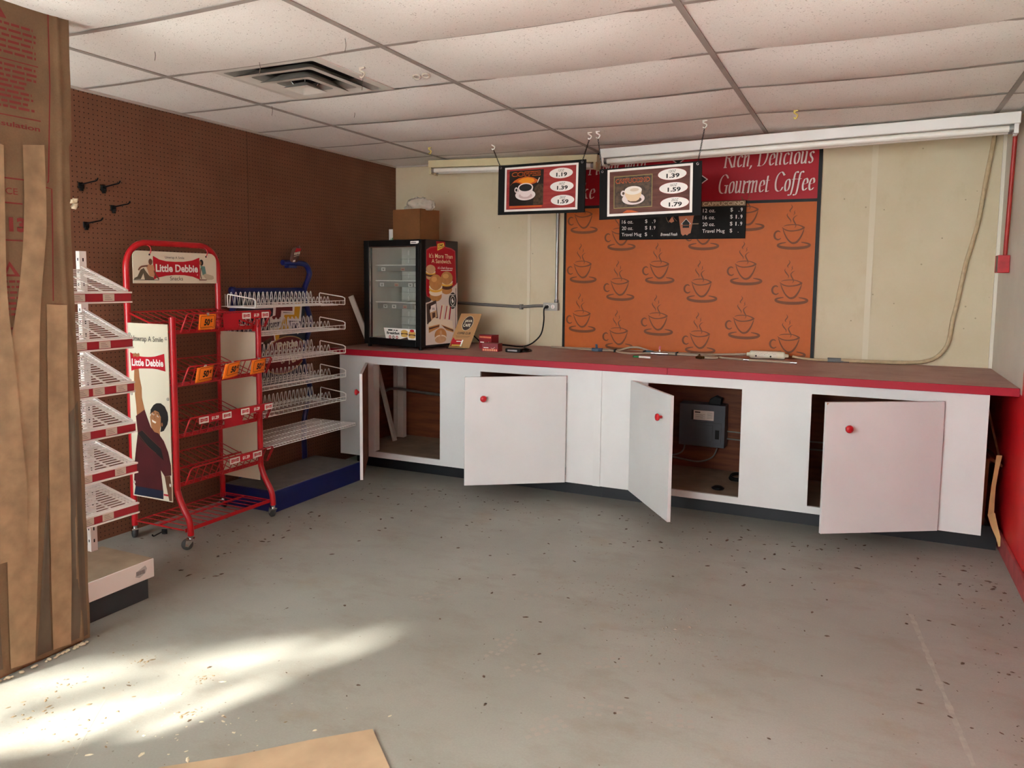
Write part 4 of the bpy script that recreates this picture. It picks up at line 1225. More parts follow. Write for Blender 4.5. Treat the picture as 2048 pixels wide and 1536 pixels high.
A.ell(.212, 1.012, .068, .052, BUN); A.ell(.212, .99, .066, .026, EGG); A.ell(.212, .98, .064, .026, BUN2); A.ell(.214, 1.028, .012, .022, BUN2)
A.build('side_graphic', t)

# on and around the refrigerator
FT = .911 + FH + .001
mb = MB(CARD)
bx = [Vector(F @ Vector((x, y, 0))) for x, y in ((.13, .18), (.405, .18), (.405, .40), (.13, .40))]
def wall_(p, q, z0, z1, th=.004, m=None):
    p, q = Vector((p.x, p.y, 0)), Vector((q.x, q.y, 0)); d = (q - p).normalized(); n = Vector((-d.y, d.x, 0)) * th
    mb.prism([p + Vector((0, 0, z0)), q + Vector((0, 0, z0)), q + Vector((0, 0, z1)), p + Vector((0, 0, z1))], n, m)
t = thing('cardboard_box', 'open brown cardboard box on top of the display refrigerator', 'box', tuple(F @ Vector((.27, .29, FT - .911))))
for i in range(4):
    wall_(bx[i], bx[(i + 1) % 4], FT, FT + .235)
mb.prism([b + Vector((0, 0, FT)) for b in bx], (0, 0, .004))
cb = obj('carton', mb, t)
A = Art(bx[1] + Vector((0, 0, FT)), (bx[2] - bx[1]).normalized(), (0, 0, 1))
A.rect(.065, .055, .085, .135, mat('worn_white_label', 'C9C0B4', .6)); A.build('label', t)
A = Art(bx[0] + Vector((0, 0, FT)), (bx[1] - bx[0]).normalized(), (0, 0, 1))
A.poly([(.235, 0), (.268, 0), (.272, .235), (.255, .235)], mat('tan_box_tape', 'A9743E', .5)); A.build('tape', t)
mb = MB(M_FILM)
c0 = F @ Vector((.32, .27, FT - .911 + .262))
def blob(u, v):
    a, b = 2 * PI * u, PI * (v - .5)
    p = Vector((math.cos(a) * math.cos(b) * .115, math.sin(a) * math.cos(b) * .07, math.sin(b) * .062))
    q = p * 22
    k = 1 + .42 * mnoise.noise(q) + .18 * mnoise.noise(q * 2.7)
    return c0 + p * k
mb.grid(blob, 36, 18)
tag(obj('plastic_bag', mb), 'crumpled clear plastic bag sticking out of the cardboard box', 'plastic bag')
t = thing('small_carton', 'small white carton with a green mark behind the box on the refrigerator', 'box', (.19, -.44, FT))
p = F @ Vector((.003, .268, 0))
mb = MB(PWHITE); mb.T = Matrix.Translation((p.x, p.y, 0)) @ Matrix.Rotation(FA, 4, 'Z'); mb.box((0, 0, FT), (.095, .07, FT + .098)); obj('carton', mb, t)
A = Art(mb.T @ Vector((0, 0, FT)), fx, fz); A.poly([(.015, .005), (.028, .005), (.02, .035)], mat('green_print', '2E8A4A', .5)); A.poly([(.03, .005), (.042, .005), (.042, .035), (.032, .028)], mat('green_print', '2E8A4A', .5)); A.build('print', t)
mb = MB(mat('worn_white_trim_board', 'D8D0C4', .5)); mb.bar((.150, -.60, .912), (.022, -.66, 1.288), .046, .012, (0, 1, .3))
tag(obj('trim_board', mb), 'narrow white board leaning on the brown wall left of the refrigerator', 'board')
# coffee club card in a holder
t = thing('countertop_card', 'tan cardboard coffee club card standing on the counter beside the refrigerator', 'card display', (.90, -.50, CT))
CK = mat('tan_printed_card', 'A67C4E', .65)
bl, br, tl = Vector((.845, -.565, .914)), Vector((1.002, -.528, .914)), Vector((.880, -.43, 1.168))
tr_ = br + tl - bl
mb = MB(CK); nn = (br - bl).cross(tl - bl).normalized(); mb.prism([bl, br, tr_, tl], -nn * .003); obj('card', mb, t)
A = Art(bl, br - bl, tl - bl); W_ = (br - bl).length; H_ = (tl - bl).length
A.ell(.080, H_ - .082, .041, .062, PCREAM); A.ell(.080, H_ - .082, .039, .060, mat('dark_brown_print', '2A1410', .5))
A.text('JAVA', .052, H_ - .080, .110, H_ - .052, PCREAM, bold=.02); A.text('CAFE', .050, H_ - .112, .106, H_ - .086, PCREAM, bold=.02)
A.text('COFFEE CLUB', .028, H_ - .176, .130, H_ - .157, INK, bold=.03)
for i in range(3):
    A.rect(.022 + .004 * i, H_ - .190 - .006 * i, .138 - .006 * i, H_ - .1885 - .006 * i, mat('dark_brown_print', '2A1410', .5))
A.up(.004); A.poly([(.01, .012), (.095, .012), (.095, .066), (.03, .066), (.012, .085), (.006, .06)], PDRED); A.rect(.045, .05, .085, .056, PWHITE); A.rect(.02, .014, .085, .026, mat('cream_logo_print', 'E2B84A', .5)); A.rect(.085, .012, .096, .066, PWHITE)
A.build('print', t)
mb = MB(M_GLASS); mb.box((.838, -.585, .911), (.975, -.575, .95)); mb.box((.838, -.585, .911), (.99, -.52, .914), BLACK); obj('holder', mb, t)
BOXR = mat('dark_red_carton', '7E1C24', .5)
for (x, y, z, r, lab) in ((1.115, -.44, CT + .001, -.25, 'dark red carton with an orange chequered band, taller and farther from the counter edge'), (1.235, -.615, CT + .001, .05, 'low dark red carton with an orange chequered band, nearer the counter edge')):
    t = thing('small_carton', lab, 'box', (x, y, z), r, 'small dark red cartons on the counter')
    R_ = ROOT[t.name]; hh = .105 if z and y > -.5 else .058
    mb = MB(BOXR); mb.T = R_; mb.box((-.062, -.03, 0), (.062, .05, hh)); mb.box((-.0625, -.029, .002), (-.062, .049, hh - .002), CARDL); obj('carton', mb, t, .002)
    A = Art(R_ @ Vector((-.062, -.0302, 0)), R_.to_3x3() @ Vector((1, 0, 0)), fz)
    zb = .005 if y < -.5 else hh - .024
    A.rect(.0, zb - .002, .124, zb + .016, PDRED)
    for i in range(8):
        A.rect(.006 + i * .0145, zb, .016 + i * .0145, zb + .012, mat('orange_check_print', 'E0A070', .5))
    A.stroke([(.07, hh * .45), (.085, hh * .38), (.10, hh * .55)], .002, PCREAM); A.rect(.012, hh * .42, .05, hh * .5, PWHITE)
    A.build('print', t)
t = thing('power_adapter', 'flat black power adapter lying on the counter at the end of the cord', 'adapter', (1.40, -.59, CT))
mb = MB(BLACK); mb.box((1.345, -.62, .911), (1.465, -.545, .938)); obj('case', mb, t, .006)
obj('label', MB(STEEL).box((1.365, -.6212, .918), (1.44, -.620, .930)), t)
mb = MB(BLACK); mb.tube(spline([(1.462, -.58, .918), (1.49, -.56, .918), (1.50, -.50, .918), (1.44, -.40, .917), (1.36, -.30, .917), (1.31, -.22, .917)]), .005, 8)
mb.tube(arc((1.40, -.44, .918), .05, 0, 2 * PI, 16, (1, 0, 0), (0, 1, 0)), .005, 8); obj('lead', mb, t)
# ================================================================== RED SNACK RACK
t = RR = thing('snack_rack', 'red tubular snack rack on casters with wire shelves beside the pegboard wall', 'display rack', (.32, -2.41, 0))
RXB, RXF = .13, .445
YL, YR_ = -2.715, -2.095
mb = MB(RED)
mb.tube([(RXB, YL, .075), (RXB, YL, 1.46)] + arc((RXB, YL + .13, 1.475), .13, PI, PI / 2, 8, (0, 1, 0), (0, 0, 1)) + arc((RXB, YR_ - .13, 1.475), .13, PI / 2, 0, 8, (0, 1, 0), (0, 0, 1)) + [(RXB, YR_, 1.46), (RXB, YR_, .075)], .0165, 14)
obj('back_frame', mb, t)
for y in (YL + .012, YR_ - .004):
    mb = MB(RED); mb.tube(spline([(RXF, y, 1.215 if y < -2.5 else 1.18), (RXF, y, .9), (RXF, y, .6), (RXF, y, .34), (RXF + .006, y, .29), (RXF + .035, y, .225), (RXF + .075, y, .165), (RXF + .088, y, .12), (RXF + .09, y, .075)], 5), .0165, 14)
    obj('front_post', mb, t)
def rack_shelf(zb, zf):
    mb = MB(RED); x0, x1 = RXB, RXF
    mb.tube([(x0, YL, zb), (x0, YR_, zb)], .004, 8); mb.bar((x1 - .012, YL + .01, zf), (x1 - .012, YR_, zf), .006, .022)
    for y in (YL, YR_):
        mb.tube([(x0, y, zb), (x1, y, zf)], .005, 8)
    mb.tube([(.29, YL, (zb + zf) / 2 - .003), (.29, YR_, (zb + zf) / 2 - .003)], .006, 8)
    xl, zl = .505, zb + .0
    ys = [YL + .055 + i * (YR_ - YL - .025) / 12 for i in range(13)]
    for y in ys:
        mb.tube([(x0, y, zb), (x1 - .015, y, zf + .006), (x1 + .012, y, zf), (xl, y, zl)], .0026, 6)
    yl, yr = ys[0] - .002, ys[-1] + .012
    mb.tube([(x1 + .012, yl, zf), (xl - .004, yl, zl - .012)] + [(xl, yl + .012, zl)] + [(xl, yr - .012, zl), (xl - .004, yr, zl - .012), (x1 + .012, yr, zf)], .0042, 8)
    obj('wire_shelf', mb, RR)
    return xl, zl
SH = [(1.232, 1.135), (.956, .858), (.685, .585), (.420, .325)]
for a, b in SH:
    rack_shelf(a, b)
mb = MB(RED)
for p, q in (((.14, YL, .10), (.50, YL, .10)), ((.14, YR_, .10), (.515, YR_, .10)), ((.14, YL, .10), (.14, YR_, .10))):
    mb.tube([p, q], .0045, 8)
mb.bar((.51, YL, .10), (.515, YR_, .10), .006, .02); mb.bar((.30, YL, .098), (.30, YR_, .098), .02, .006)
for i in range(11):
    y = YL + .055 + i * .053
    mb.tube([(.14, y, .103), (.51, y, .103)], .0026, 6)
obj('base_shelf', mb, t)
for y, zz in ((YL + .02, .55), (YR_ - .02, .585), (YR_ - .02, 1.11), (YR_ - .02, .84)):
    mb = MB(RED); mb.box((RXF - .03, y - .004, zz), (RXF, y + .004, zz + .035)); mb.box((RXB, y - .004, zz - .03), (RXB + .03, y + .004, zz))
    obj('panel_tab', mb, t)
def caster(x, y, a):
    cs = MB(CHROME); T_ = Matrix.Translation((x, y, 0)) @ Matrix.Rotation(a, 4, 'Z'); cs.T = T_
    cs.cyl((0, 0, .058), (0, 0, .078), .012, 12); cs.box((-.018, -.017, .052), (.022, .017, .060))
    for s_ in (-.017, .0145):
        cs.prism([(-.018, s_, .058), (.022, s_, .058), (.028, s_, .022), (.012, s_, .018)], (0, .0025, 0))
    o = obj('caster', cs, RR)
    wh = MB(RUBBER); wh.T = T_
    wh.lathe([(.008, -.0135), (.022, -.0135), (.0285, -.009), (.0295, 0), (.0285, .009), (.022, .0135), (.008, .0135)], (.018, 0, .0295), (0, 1, 0), 22)
    wh.cyl((.018, -.018, .0295), (.018, .018, .0295), .005, 10, STEEL)
    obj('wheel', wh, o)
caster(RXB, YL, 2.6); caster(RXB, YR_, 1.9); caster(RXF + .09, YL + .012, 3.9); caster(RXF + .09, YR_ - .004, 2.7)
# side panels
for nm, y, lab in (('side_panel', YL - .010, 'cream side panel with a picture of a person reaching up'), ('side_panel', YR_ - .003, 'plain cream side panel')):
    o = obj(nm, MB(PCREAM).box((RXB + .012, y - .002, .245 if y < -2.5 else .215), (RXF - .008, y + .002, 1.178 if y < -2.5 else 1.10)), t)
    o['label'] = lab
    if y < -2.5:
        LP_ = o
for x, z in ((.155, 1.118), (.425, 1.105), (.155, .80), (.425, .79), (.155, .32)):
    mb = MB(mat('grey_push_pin', 'B8B4A8', .4)); mb.lathe([(.009, 0), (.008, .003), (.001, .004)], (x, YL - .012, z), (0, -1, 0), 10)
    obj('rivet', mb, LP_)
A = Art((0, YL - .012, 0), (1, 0, 0), (0, 0, 1))
SK = mat('brown_skin_print', 'A06C44', .5); SKD = mat('dark_skin_print', '6E4630', .5); SHR = mat('maroon_shirt_print', '4E1A1E', .5, n=.25, ns=9); HAIR = mat('black_hair_print', '14100E', .6); NAVY = mat('navy_jeans_print', '1A2236', .5)
FLAG = [(.157, 1.022), (.195, 1.010), (.24, 1.003), (.29, 1.003), (.34, 1.008), (.41, 1.026), (.416, .934), (.36, .942), (.319, .944), (.229, .940), (.20, .934), (.162, .923)]
def cl(P): return [(max(min(x, .434), .144), z) for x, z in P]
A.poly(cl([(.183, .936), (.217, .938), (.221, .893), (.235, .836), (.234, .784), (.251, .721), (.191, .68), (.188, .742), (.181, .8), (.178, .871)]), SK)
A.poly(cl([(.384, .378), (.426, .385), (.434, .314), (.434, .251), (.414, .249), (.399, .309)]), SKD)
A.poly(cl([(.162, .299), (.372, .302), (.371, .253), (.15, .251)]), NAVY)
A.poly(cl([(.30, .65), (.36, .65), (.36, .59), (.30, .60)]), SK)
A.poly(cl([(.183, .682), (.251, .722), (.27, .68), (.292, .634), (.32, .608), (.349, .604), (.387, .566), (.416, .511), (.434, .443), (.434, .388), (.384, .378), (.358, .408), (.365, .35), (.371, .299), (.162, .299), (.151, .317), (.164, .445), (.18, .53), (.193, .592)]), SHR)
A.poly([(.192, .589), (.227, .609), (.293, .566), (.363, .525), (.383, .462), (.326, .495), (.265, .528), (.216, .559)], INK)
A.stroke([(.192, .589), (.265, .528), (.326, .495)], .002, SKD); A.stroke([(.227, .609), (.293, .566), (.363, .525)], .002, SKD)
hp = [(.29, .698), (.296, .725), (.32, .752), (.352, .764), (.387, .758), (.412, .734), (.425, .697), (.418, .658), (.39, .621), (.363, .612), (.369, .66), (.371, .692), (.354, .717), (.328, .724), (.309, .713)]
hp2 = []
for i, p in enumerate(hp):
    q = hp[(i + 1) % len(hp)]
    hp2 += [p, ((p[0] + q[0]) / 2 + (.003 if i < 10 else 0), (p[1] + q[1]) / 2 + (.004 if i < 8 else 0))]
A.poly([(.29, .686), (.309, .716), (.341, .728), (.367, .708), (.374, .674), (.37, .648), (.353, .604), (.323, .614), (.297, .634)], SK)
A.poly(hp2, HAIR)
A.poly([(.303, .674), (.318, .668), (.336, .663), (.329, .654), (.307, .661)], PWHITE)
for e in ((.309, .705, .322, .7), (.342, .698, .356, .69)):
    A.ell((e[0] + e[2]) / 2, (e[1] + e[3]) / 2, .008, .0035, PWHITE, -.3); A.ell((e[0] + e[2]) / 2 + .002, (e[1] + e[3]) / 2 + .001, .003, .003, INK)
A.stroke([(.304, .714), (.315, .716), (.325, .71)], .0035, HAIR); A.stroke([(.338, .71), (.35, .71), (.361, .70)], .0035, HAIR); A.stroke([(.33, .70), (.321, .683), (.331, .680)], .0025, SKD); A.ell(.378, .653, .006, .010, SK)
A.up(); A.poly(FLAG, PRED)
A.text('Little Debbie', 0, 0, 0, 0, PWHITE, bold=.03, quad=[(.167, .950), (.402, .957), (.402, .995), (.168, .989)])
A.text('R', .396, .941, .402, .948, PWHITE); A.ell(.399, .9445, .0065, .0065, PRED)
for i in range(4):
    A.ell(.185 + i * .012, 1.008 + .003 * (i % 2), .007, .010, SK)
A.text('Unwrap A Smile', 0, 0, 0, 0, INK, quad=[(.170, 1.073), (.405, 1.078), (.405, 1.112), (.170, 1.113)])
A.rect(.376, .274, .410, .283, PRED); A.ell(.425, .335, .006, .009, PWHITE)
A.build('person_print', LP_)
# hanging header sign
t = thing('header_sign', 'cream header sign with a red name banner hanging in the arch of the red rack', 'sign', (.14, -2.41, 1.47))
mb = MB(PCREAM); yl, yr = -2.690, -2.124
mb.prism([(.148, yl, 1.386)] + [(.148, yr, 1.386)] + [tuple(p) for p in arc((.148, yr - .045, 1.515), .045, 0, PI / 2, 6, (0, 1, 0), (0, 0, 1))] + [tuple(p) for p in arc((.148, yl + .03, 1.53), .03, PI / 2, PI, 6, (0, 1, 0), (0, 0, 1))], (.003, 0, 0))
obj('board', mb, t)
A = Art((.1513, 0, 0), (0, 1, 0), (0, 0, 1))
A.poly([(-2.565, 1.535), (-2.524, 1.516), (-2.48, 1.508), (-2.42, 1.506), (-2.36, 1.508), (-2.30, 1.517), (-2.249, 1.535), (-2.249, 1.408), (-2.30, 1.424), (-2.36, 1.432), (-2.42, 1.433), (-2.48, 1.428), (-2.54, 1.416), (-2.563, 1.406)], PRED); A.up()
A.text('Little Debbie', -2.549, 1.448, -2.262, 1.491, PWHITE, bold=.03)
A.text('Unwrap A Smile', -2.487, 1.519, -2.357, 1.536, INK); A.text('Snacks', -2.457, 1.402, -2.370, 1.424, INK); A.text('R', -2.269, 1.430, -2.262, 1.438, PWHITE)
OLV = mat('olive_trousers_print', '5A5340', .6); PEACH = mat('peach_shirt_print', 'C2936C', .6); TEAL = mat('teal_top_print', '5E8A82', .6); KH = mat('pale_trousers_print', 'B8AC90', .6)
A.poly([(-2.686, 1.406), (-2.684, 1.414), (-2.665, 1.422), (-2.645, 1.458), (-2.625, 1.468), (-2.612, 1.45), (-2.59, 1.425), (-2.565, 1.418), (-2.562, 1.405), (-2.62, 1.405), (-2.628, 1.44), (-2.645, 1.408)], OLV)
A.poly([(-2.612, 1.480), (-2.593, 1.488), (-2.562, 1.483), (-2.555, 1.441), (-2.562, 1.42), (-2.590, 1.425), (-2.600, 1.455)], PEACH)
A.stroke([(-2.600, 1.480), (-2.64, 1.474), (-2.658, 1.456)], .009, SKD); A.stroke([(-2.560, 1.455), (-2.55, 1.43), (-2.53, 1.408)], .008, SKD); A.ell(-2.582, 1.502, .012, .017, SKD); A.stroke([(-2.69, 1.404), (-2.53, 1.404)], .003, INK)
A.ell(-2.236, 1.506, .014, .018, HAIR); A.ell(-2.243, 1.503, .008, .012, SK); A.poly([(-2.243, 1.487), (-2.211, 1.485), (-2.202, 1.44), (-2.228, 1.432), (-2.235, 1.46)], TEAL)
A.poly([(-2.228, 1.434), (-2.205, 1.443), (-2.150, 1.430), (-2.144, 1.415), (-2.160, 1.407), (-2.20, 1.406)], KH); A.stroke([(-2.24, 1.475), (-2.245, 1.44), (-2.238, 1.412)], .006, SKD); A.stroke([(-2.255, 1.406), (-2.20, 1.406)], .005, SKD)
A.build('print', t)
for y in (yl + .10, yr - .08):
    mb = MB(RED); mb.tube(spline([(.135, y, 1.592), (.152, y + .006, 1.585), (.158, y + .01, 1.565), (.150, y + .008, 1.545), (.146, y + .003, 1.54)], 4), .0028, 6)
    mb.lathe([(.0055, 0), (.0055, .001)], (.1512, y + .004, 1.541), (1, 0, 0), 10, INK)
    obj('hanging_hook', mb, t)
# price cards and strips clipped on the shelf lips
def price_card(y, z, lab, rot, curl):
    t = thing('price_card', lab, 'price card', (.512, y, z), 0, 'orange 50-cent cards on the red rack')
    mb = MB(ORANGE); wd, ht = .112, .082
    def fn(u, v):
        return (.511 + curl * math.sin(PI * u) * .5 - .012 * (1 - v) , y - wd / 2 + wd * u + rot * (v - 1) * .02, z - ht + ht * v + rot * (u - .5) * .02)
    mb.grid(fn, 8, 4); o = obj('card', mb, t, 0, 2, .0012)
    A = Art((.4998 + curl * .5, y - wd / 2, z - ht), (0, 1, 0), (-.012 / .082 * -1, rot * .02 / .082, 1))
    A.u = Vector((0, wd, rot * .02)) / wd
    x0, x1, z0, z1, q = .010, wd - .010, .010, ht - .008, .0022
    A.stroke([(x0, z0 + .005), (x0, z1 - .004), (x0 + .004, z1), (x1 - .004, z1), (x1, z1 - .004), (x1, z0 + .004), (x1 - .004, z0 - .002), (x1 - .012, z0 + .004), (x0 + .006, z0 + .001), (x0, z0 + .005)], q, INK, smooth=False)
    A.text('50', .034, .022, .072, .058, INK, bold=.045, shear=.1); A.text('c', .076, .040, .088, .056, INK, bold=.03); A.stroke([(.080, .036), (.084, .060)], .0018, INK)
    A.build('print', t)
    obj('clip', MB(mat('clear_clip', 'B9B0A4', .3)).box((.500, y - .006, z - .006), (.514, y + .006, z + .008)), t)
price_card(-2.530, 1.226, 'orange 50-cent price card alone on the top shelf of the red rack', 0, 0)
price_card(-2.555, .950, 'orange 50-cent price card at the left of the second shelf', .3, .012)
price_card(-2.365, .952, 'orange 50-cent price card in the middle of the second shelf', .6, .014)
price_card(-2.165, .953, 'orange 50-cent price card at the right of the second shelf', .2, .010)
def price_strip(y0, y1, z, lab, txts, red_block=None):
    t = thing('price_strip', lab, 'price strip', (.513, (y0 + y1) / 2, z), 0, 'red and white price strips on the red rack')
    obj('strip', MB(PRED).box((.510, y0, z - .036), (.512, y1, z)), t)
    A = Art((.5125, y0, z - .036), (0, 1, 0), (0, 0, 1))
    L_ = y1 - y0
    for k, a, b in txts:
        if k == 'p':
            A.rect(a, .001, b, .035, PWHITE); m_ = (b - a)
            A.poly([(a + .15 * m_, .027), (a + .5 * m_, .024), (b - .12 * m_, .028), (b - .12 * m_, .009), (a + .5 * m_, .012), (a + .15 * m_, .008)], PRED); A.text('Little Debbie', a + .2 * m_, .0145, b - .18 * m_, .022, PWHITE)
        else:
            A.text('$1.29', a, .008, b, .029, PWHITE, bold=.05)
    A.build('print', t)
    if red_block:
        obj('backing_card', MB(PRED).box((.505, red_block[0], z - .085), (.507, red_block[1], z)), t)
price_strip(-2.425, -2.080, 1.226, 'price strip at the right of the top shelf with a plain red card', (('p', .135, .20), ('t', .225, .265), ('p', .285, .343)), (-2.42, -2.31))
price_strip(-2.610, -2.365, .682, 'left price strip on the third shelf of the red rack', (('p', .0, .065), ('t', .085, .135), ('p', .16, .225)), (-2.43, -2.30))
price_strip(-2.315, -2.065, .684, 'right price strip on the third shelf of the red rack', (('p', .0, .065), ('t', .10, .145), ('p', .185, .25)))
price_strip(-2.405, -2.160, .418, 'price strip on the lowest basket of the red rack', (('p', .0, .075), ('t', .095, .15), ('p', .175, .245)))

# ================================================================== BLUE CHIP RACK
t = BR = thing('chip_rack', 'blue snack rack with white wire baskets against the brown pegboard wall', 'display rack', (.27, -1.62, 0))
mb = MB(BLUE); mb.box((.08, -2.03, .0), (.485, -1.175, .132)); obj('base_box', mb, t, .004)
obj('base_top', MB(DUSTY).box((.085, -2.025, .132), (.480, -1.18, .137)), t)
for y, ar in ((-1.235, True), (-1.90, False)):
    mb = MB(BLUE); s_ = 1 if ar else -1
    pts = [(.062, y - .03 * s_, .13), (.062, y - .03 * s_, .40), (.062, y + .02 * s_, .55), (.062, y + .035 * s_, .64), (.062, y - .01 * s_, .76), (.062, y - .035 * s_, .90), (.062, y + .02 * s_, 1.02), (.062, y + .05 * s_, 1.12), (.062, y, 1.26), (.062, y - .01 * s_, 1.34)]
    if ar:
        pts += [(.062, -1.195, 1.43), (.062, -1.19, 1.47), (.062, -1.225, 1.515), (.062, -1.29, 1.527), (.062, -1.46, 1.527)]
    mb.tube(spline(pts, 6), .019, 12); obj('side_tube', mb, t)
mb = MB(BLUE); mb.tube([(.062, -1.90, 1.34), (.062, -1.24, 1.34)], .017, 12); mb.lathe([(.024, 0), (.024, .03)], (.062, -1.925, 1.34), (0, 1, 0), 12); mb.box((.045, -1.42, 1.492), (.08, -1.34, 1.51)); obj('top_rail', mb, t)
PB = mat('dark_blue_print', '141C34', .5); YLW = mat('yellow_print', 'D9A41E', .5); MAR = mat('maroon_print', '6E1A1C', .5)
pp = obj('poster_panel', MB(PB).box((.064, -1.89, .70), (.068, -1.25, 1.335)), t)
A = Art((.0685, 0, 0), (0, 1, 0), (0, 0, 1))
A.poly([(-1.70, 1.30), (-1.30, 1.30), (-1.27, 1.15), (-1.26, 1.03), (-1.42, .97), (-1.72, .95)], PB)
A.poly([(-1.56, 1.26), (-1.36, 1.26), (-1.355, 1.18), (-1.47, 1.19), (-1.46, 1.13), (-1.60, 1.12), (-1.60, 1.16), (-1.57, 1.17)], PWHITE); A.poly([(-1.535, 1.25), (-1.376, 1.25), (-1.377, 1.195), (-1.488, 1.201), (-1.496, 1.145), (-1.58, 1.145), (-1.575, 1.165), (-1.545, 1.17)], MAR)
A.poly([(-1.375, 1.26), (-1.275, 1.26), (-1.295, 1.12), (-1.42, 1.13), (-1.40, 1.06), (-1.49, 1.01), (-1.52, .94), (-1.61, .945), (-1.59, 1.09), (-1.515, 1.095), (-1.47, 1.185), (-1.375, 1.18)], PWHITE)
A.poly([(-1.352, 1.25), (-1.293, 1.25), (-1.312, 1.138), (-1.436, 1.143), (-1.418, 1.076), (-1.506, 1.025), (-1.534, .952), (-1.592, .956), (-1.57, 1.075), (-1.504, 1.081), (-1.456, 1.172), (-1.361, 1.169)], YLW)
A.poly([(-1.40, 1.12), (-1.31, 1.12), (-1.29, 1.05), (-1.33, 1.03), (-1.35, 1.06), (-1.40, 1.06)], PWHITE); A.poly([(-1.385, 1.11), (-1.325, 1.11), (-1.31, 1.07), (-1.345, 1.075), (-1.385, 1.072)], PB)
A.poly([(-1.70, 1.045), (-1.555, 1.055), (-1.545, .99), (-1.70, .985)], PWHITE); A.poly([(-1.69, 1.035), (-1.565, 1.046), (-1.557, 1.0), (-1.69, .996)], MAR)
for c in ((-1.62, .985), (-1.47, 1.02)):
    A.poly([(c[0] - .05, c[1] - .03), (c[0] + .03, c[1] + .01), (c[0] + .045, c[1] + .05), (c[0] - .04, c[1] + .015)], BEANS)
A.up(); A.ell(-1.455, .895, .215, .128, mat('tan_print', 'B08A5A', .5), .15, 40); A.ell(-1.455, .895, .205, .120, MAR, .15, 40)
A.text('Pride', 0, 0, 0, 0, PCREAM, bold=.03, quad=[(-1.53, .93), (-1.33, .945), (-1.33, 1.0), (-1.53, .985)]); A.text('of', 0, 0, 0, 0, PCREAM, bold=.02, quad=[(-1.50, .835), (-1.46, .845), (-1.46, .88), (-1.50, .868)]); A.text('Texas', 0, 0, 0, 0, PCREAM, bold=.03, quad=[(-1.44, .82), (-1.27, .86), (-1.27, .93), (-1.44, .885)])
A.build('poster_print', pp)
def basket(z, y0=-2.07, y1=-1.225):
    mb = MB(WHITE2); xb, xf = .10, .40
    for x, zz in ((xf, z), (xf, z + .026), (xb, z), (.20, z + .004), (.30, z + .002)):
        mb.tube([(x, y0, zz), (x, y1, zz)], .0026, 6)
    n = 20
    for i in range(n + 1):
        y = y0 + .02 + (y1 - y0 - .04) * i / n
        mb.tube([(xb, y, z + .075), (xb, y, z), (xf, y, z), (xf, y, z + .026)], .0018, 5)
    for y in (y0, y1):
        mb.tube([(xb + .08, y, z + .002), (xb + .08, y, z + .072), (xb + .085, y, z + .076), (xf - .02, y, z + .052), (xf, y, z + .044), (xf, y, z + .002), (xf - .004, y, z - .002), (xb + .08, y, z - .002)], .0036, 8, closed=True)
    mb.bar((.36, y0 + .03, z - .006), (.36, y0 + .2, z - .006), .012, .003); mb.bar((.36, y1 - .2, z - .006), (.36, y1 - .03, z - .006), .012, .003)
    b = obj('wire_basket', mb, BR)
    for x, h, p0, p1, k in ((.165, .088, y0 + .045, y1 - .075, 20), (.27, .052, y0 + .05, y1 - .02, 22)):
        mb = MB(WHITE2); pts = []
        for i in range(k):
            y = p0 + (p1 - p0) * i / (k - 1); s_ = (p1 - p0) / (k - 1)
            pts += [(x, y - s_ * .5, z + .006), (x, y - s_ * .12, z + h * .93), (x, y, z + h), (x, y + s_ * .12, z + h * .93)]
        pts.append((x, p1 + (p1 - p0) / (k - 1) * .5, z + .006))
        mb.tube(pts, .0023, 6); obj('wavy_divider', mb, b)
for z in (1.245, 1.075, .908, .74, .575):
    basket(z)
mb = MB(WHITE2); z = .412
for x in (.10, .19, .28, .37, .47):
    mb.tube([(x, -2.07, z), (x, -1.21, z)], .003, 6)
mb.tube([(.47, -2.07, z - .012), (.47, -1.21, z - .012)], .0032, 6)
for i in range(33):
    y = -2.07 + .86 * i / 32
    mb.tube([(.10, y, z + .003), (.47, y, z + .003), (.47, y, z - .012)], .0021, 5)
obj('flat_wire_shelf', mb, t)
for z in (.575, .412, .74, .908, 1.075):
    for y in (-1.27, -2.03):
        obj('shelf_bracket', MB(WHITE2).bar((.07, y, z - .02), (.22, y, z - .004), .006, .018), t)
mb = MB(mat('chip_bag_print', '5A3A30', .4, n=.6, ns=28))
def bag(u, v):
    tpr = .036 + .006 * math.sin(PI * v)
    a = 2 * PI * u
    return (.075 + .016 * math.sin(a) * math.sin(PI * min(max(v, .03), .97)) ** .5, -1.365 + tpr * math.cos(a) + .030 * v, 1.5285 + .112 * v + .012 * math.cos(a) * v)
mb.grid(bag, 20, 10)
t = thing('chip_bag', 'small empty chip bag clipped upright on the blue rack arm', 'chip bag', (.075, -1.36, 1.529))
obj('bag', mb, t)
A = Art((.093, -1.40, 1.53), (0, 1, .18), (0, .25, 1)); A.poly([(.01, .07), (.07, .07), (.072, .088), (.02, .098)], PRED); A.rect(.008, .050, .02, .068, PCREAM); A.rect(.024, .049, .036, .067, PCREAM); A.rect(.04, .050, .05, .068, PCREAM); A.rect(.054, .049, .066, .067, PCREAM); A.rect(.006, .0, .03, .014, PWHITE); A.stroke([(.008, .04), (.066, .042)], .003, PCREAM); A.build('print', t)

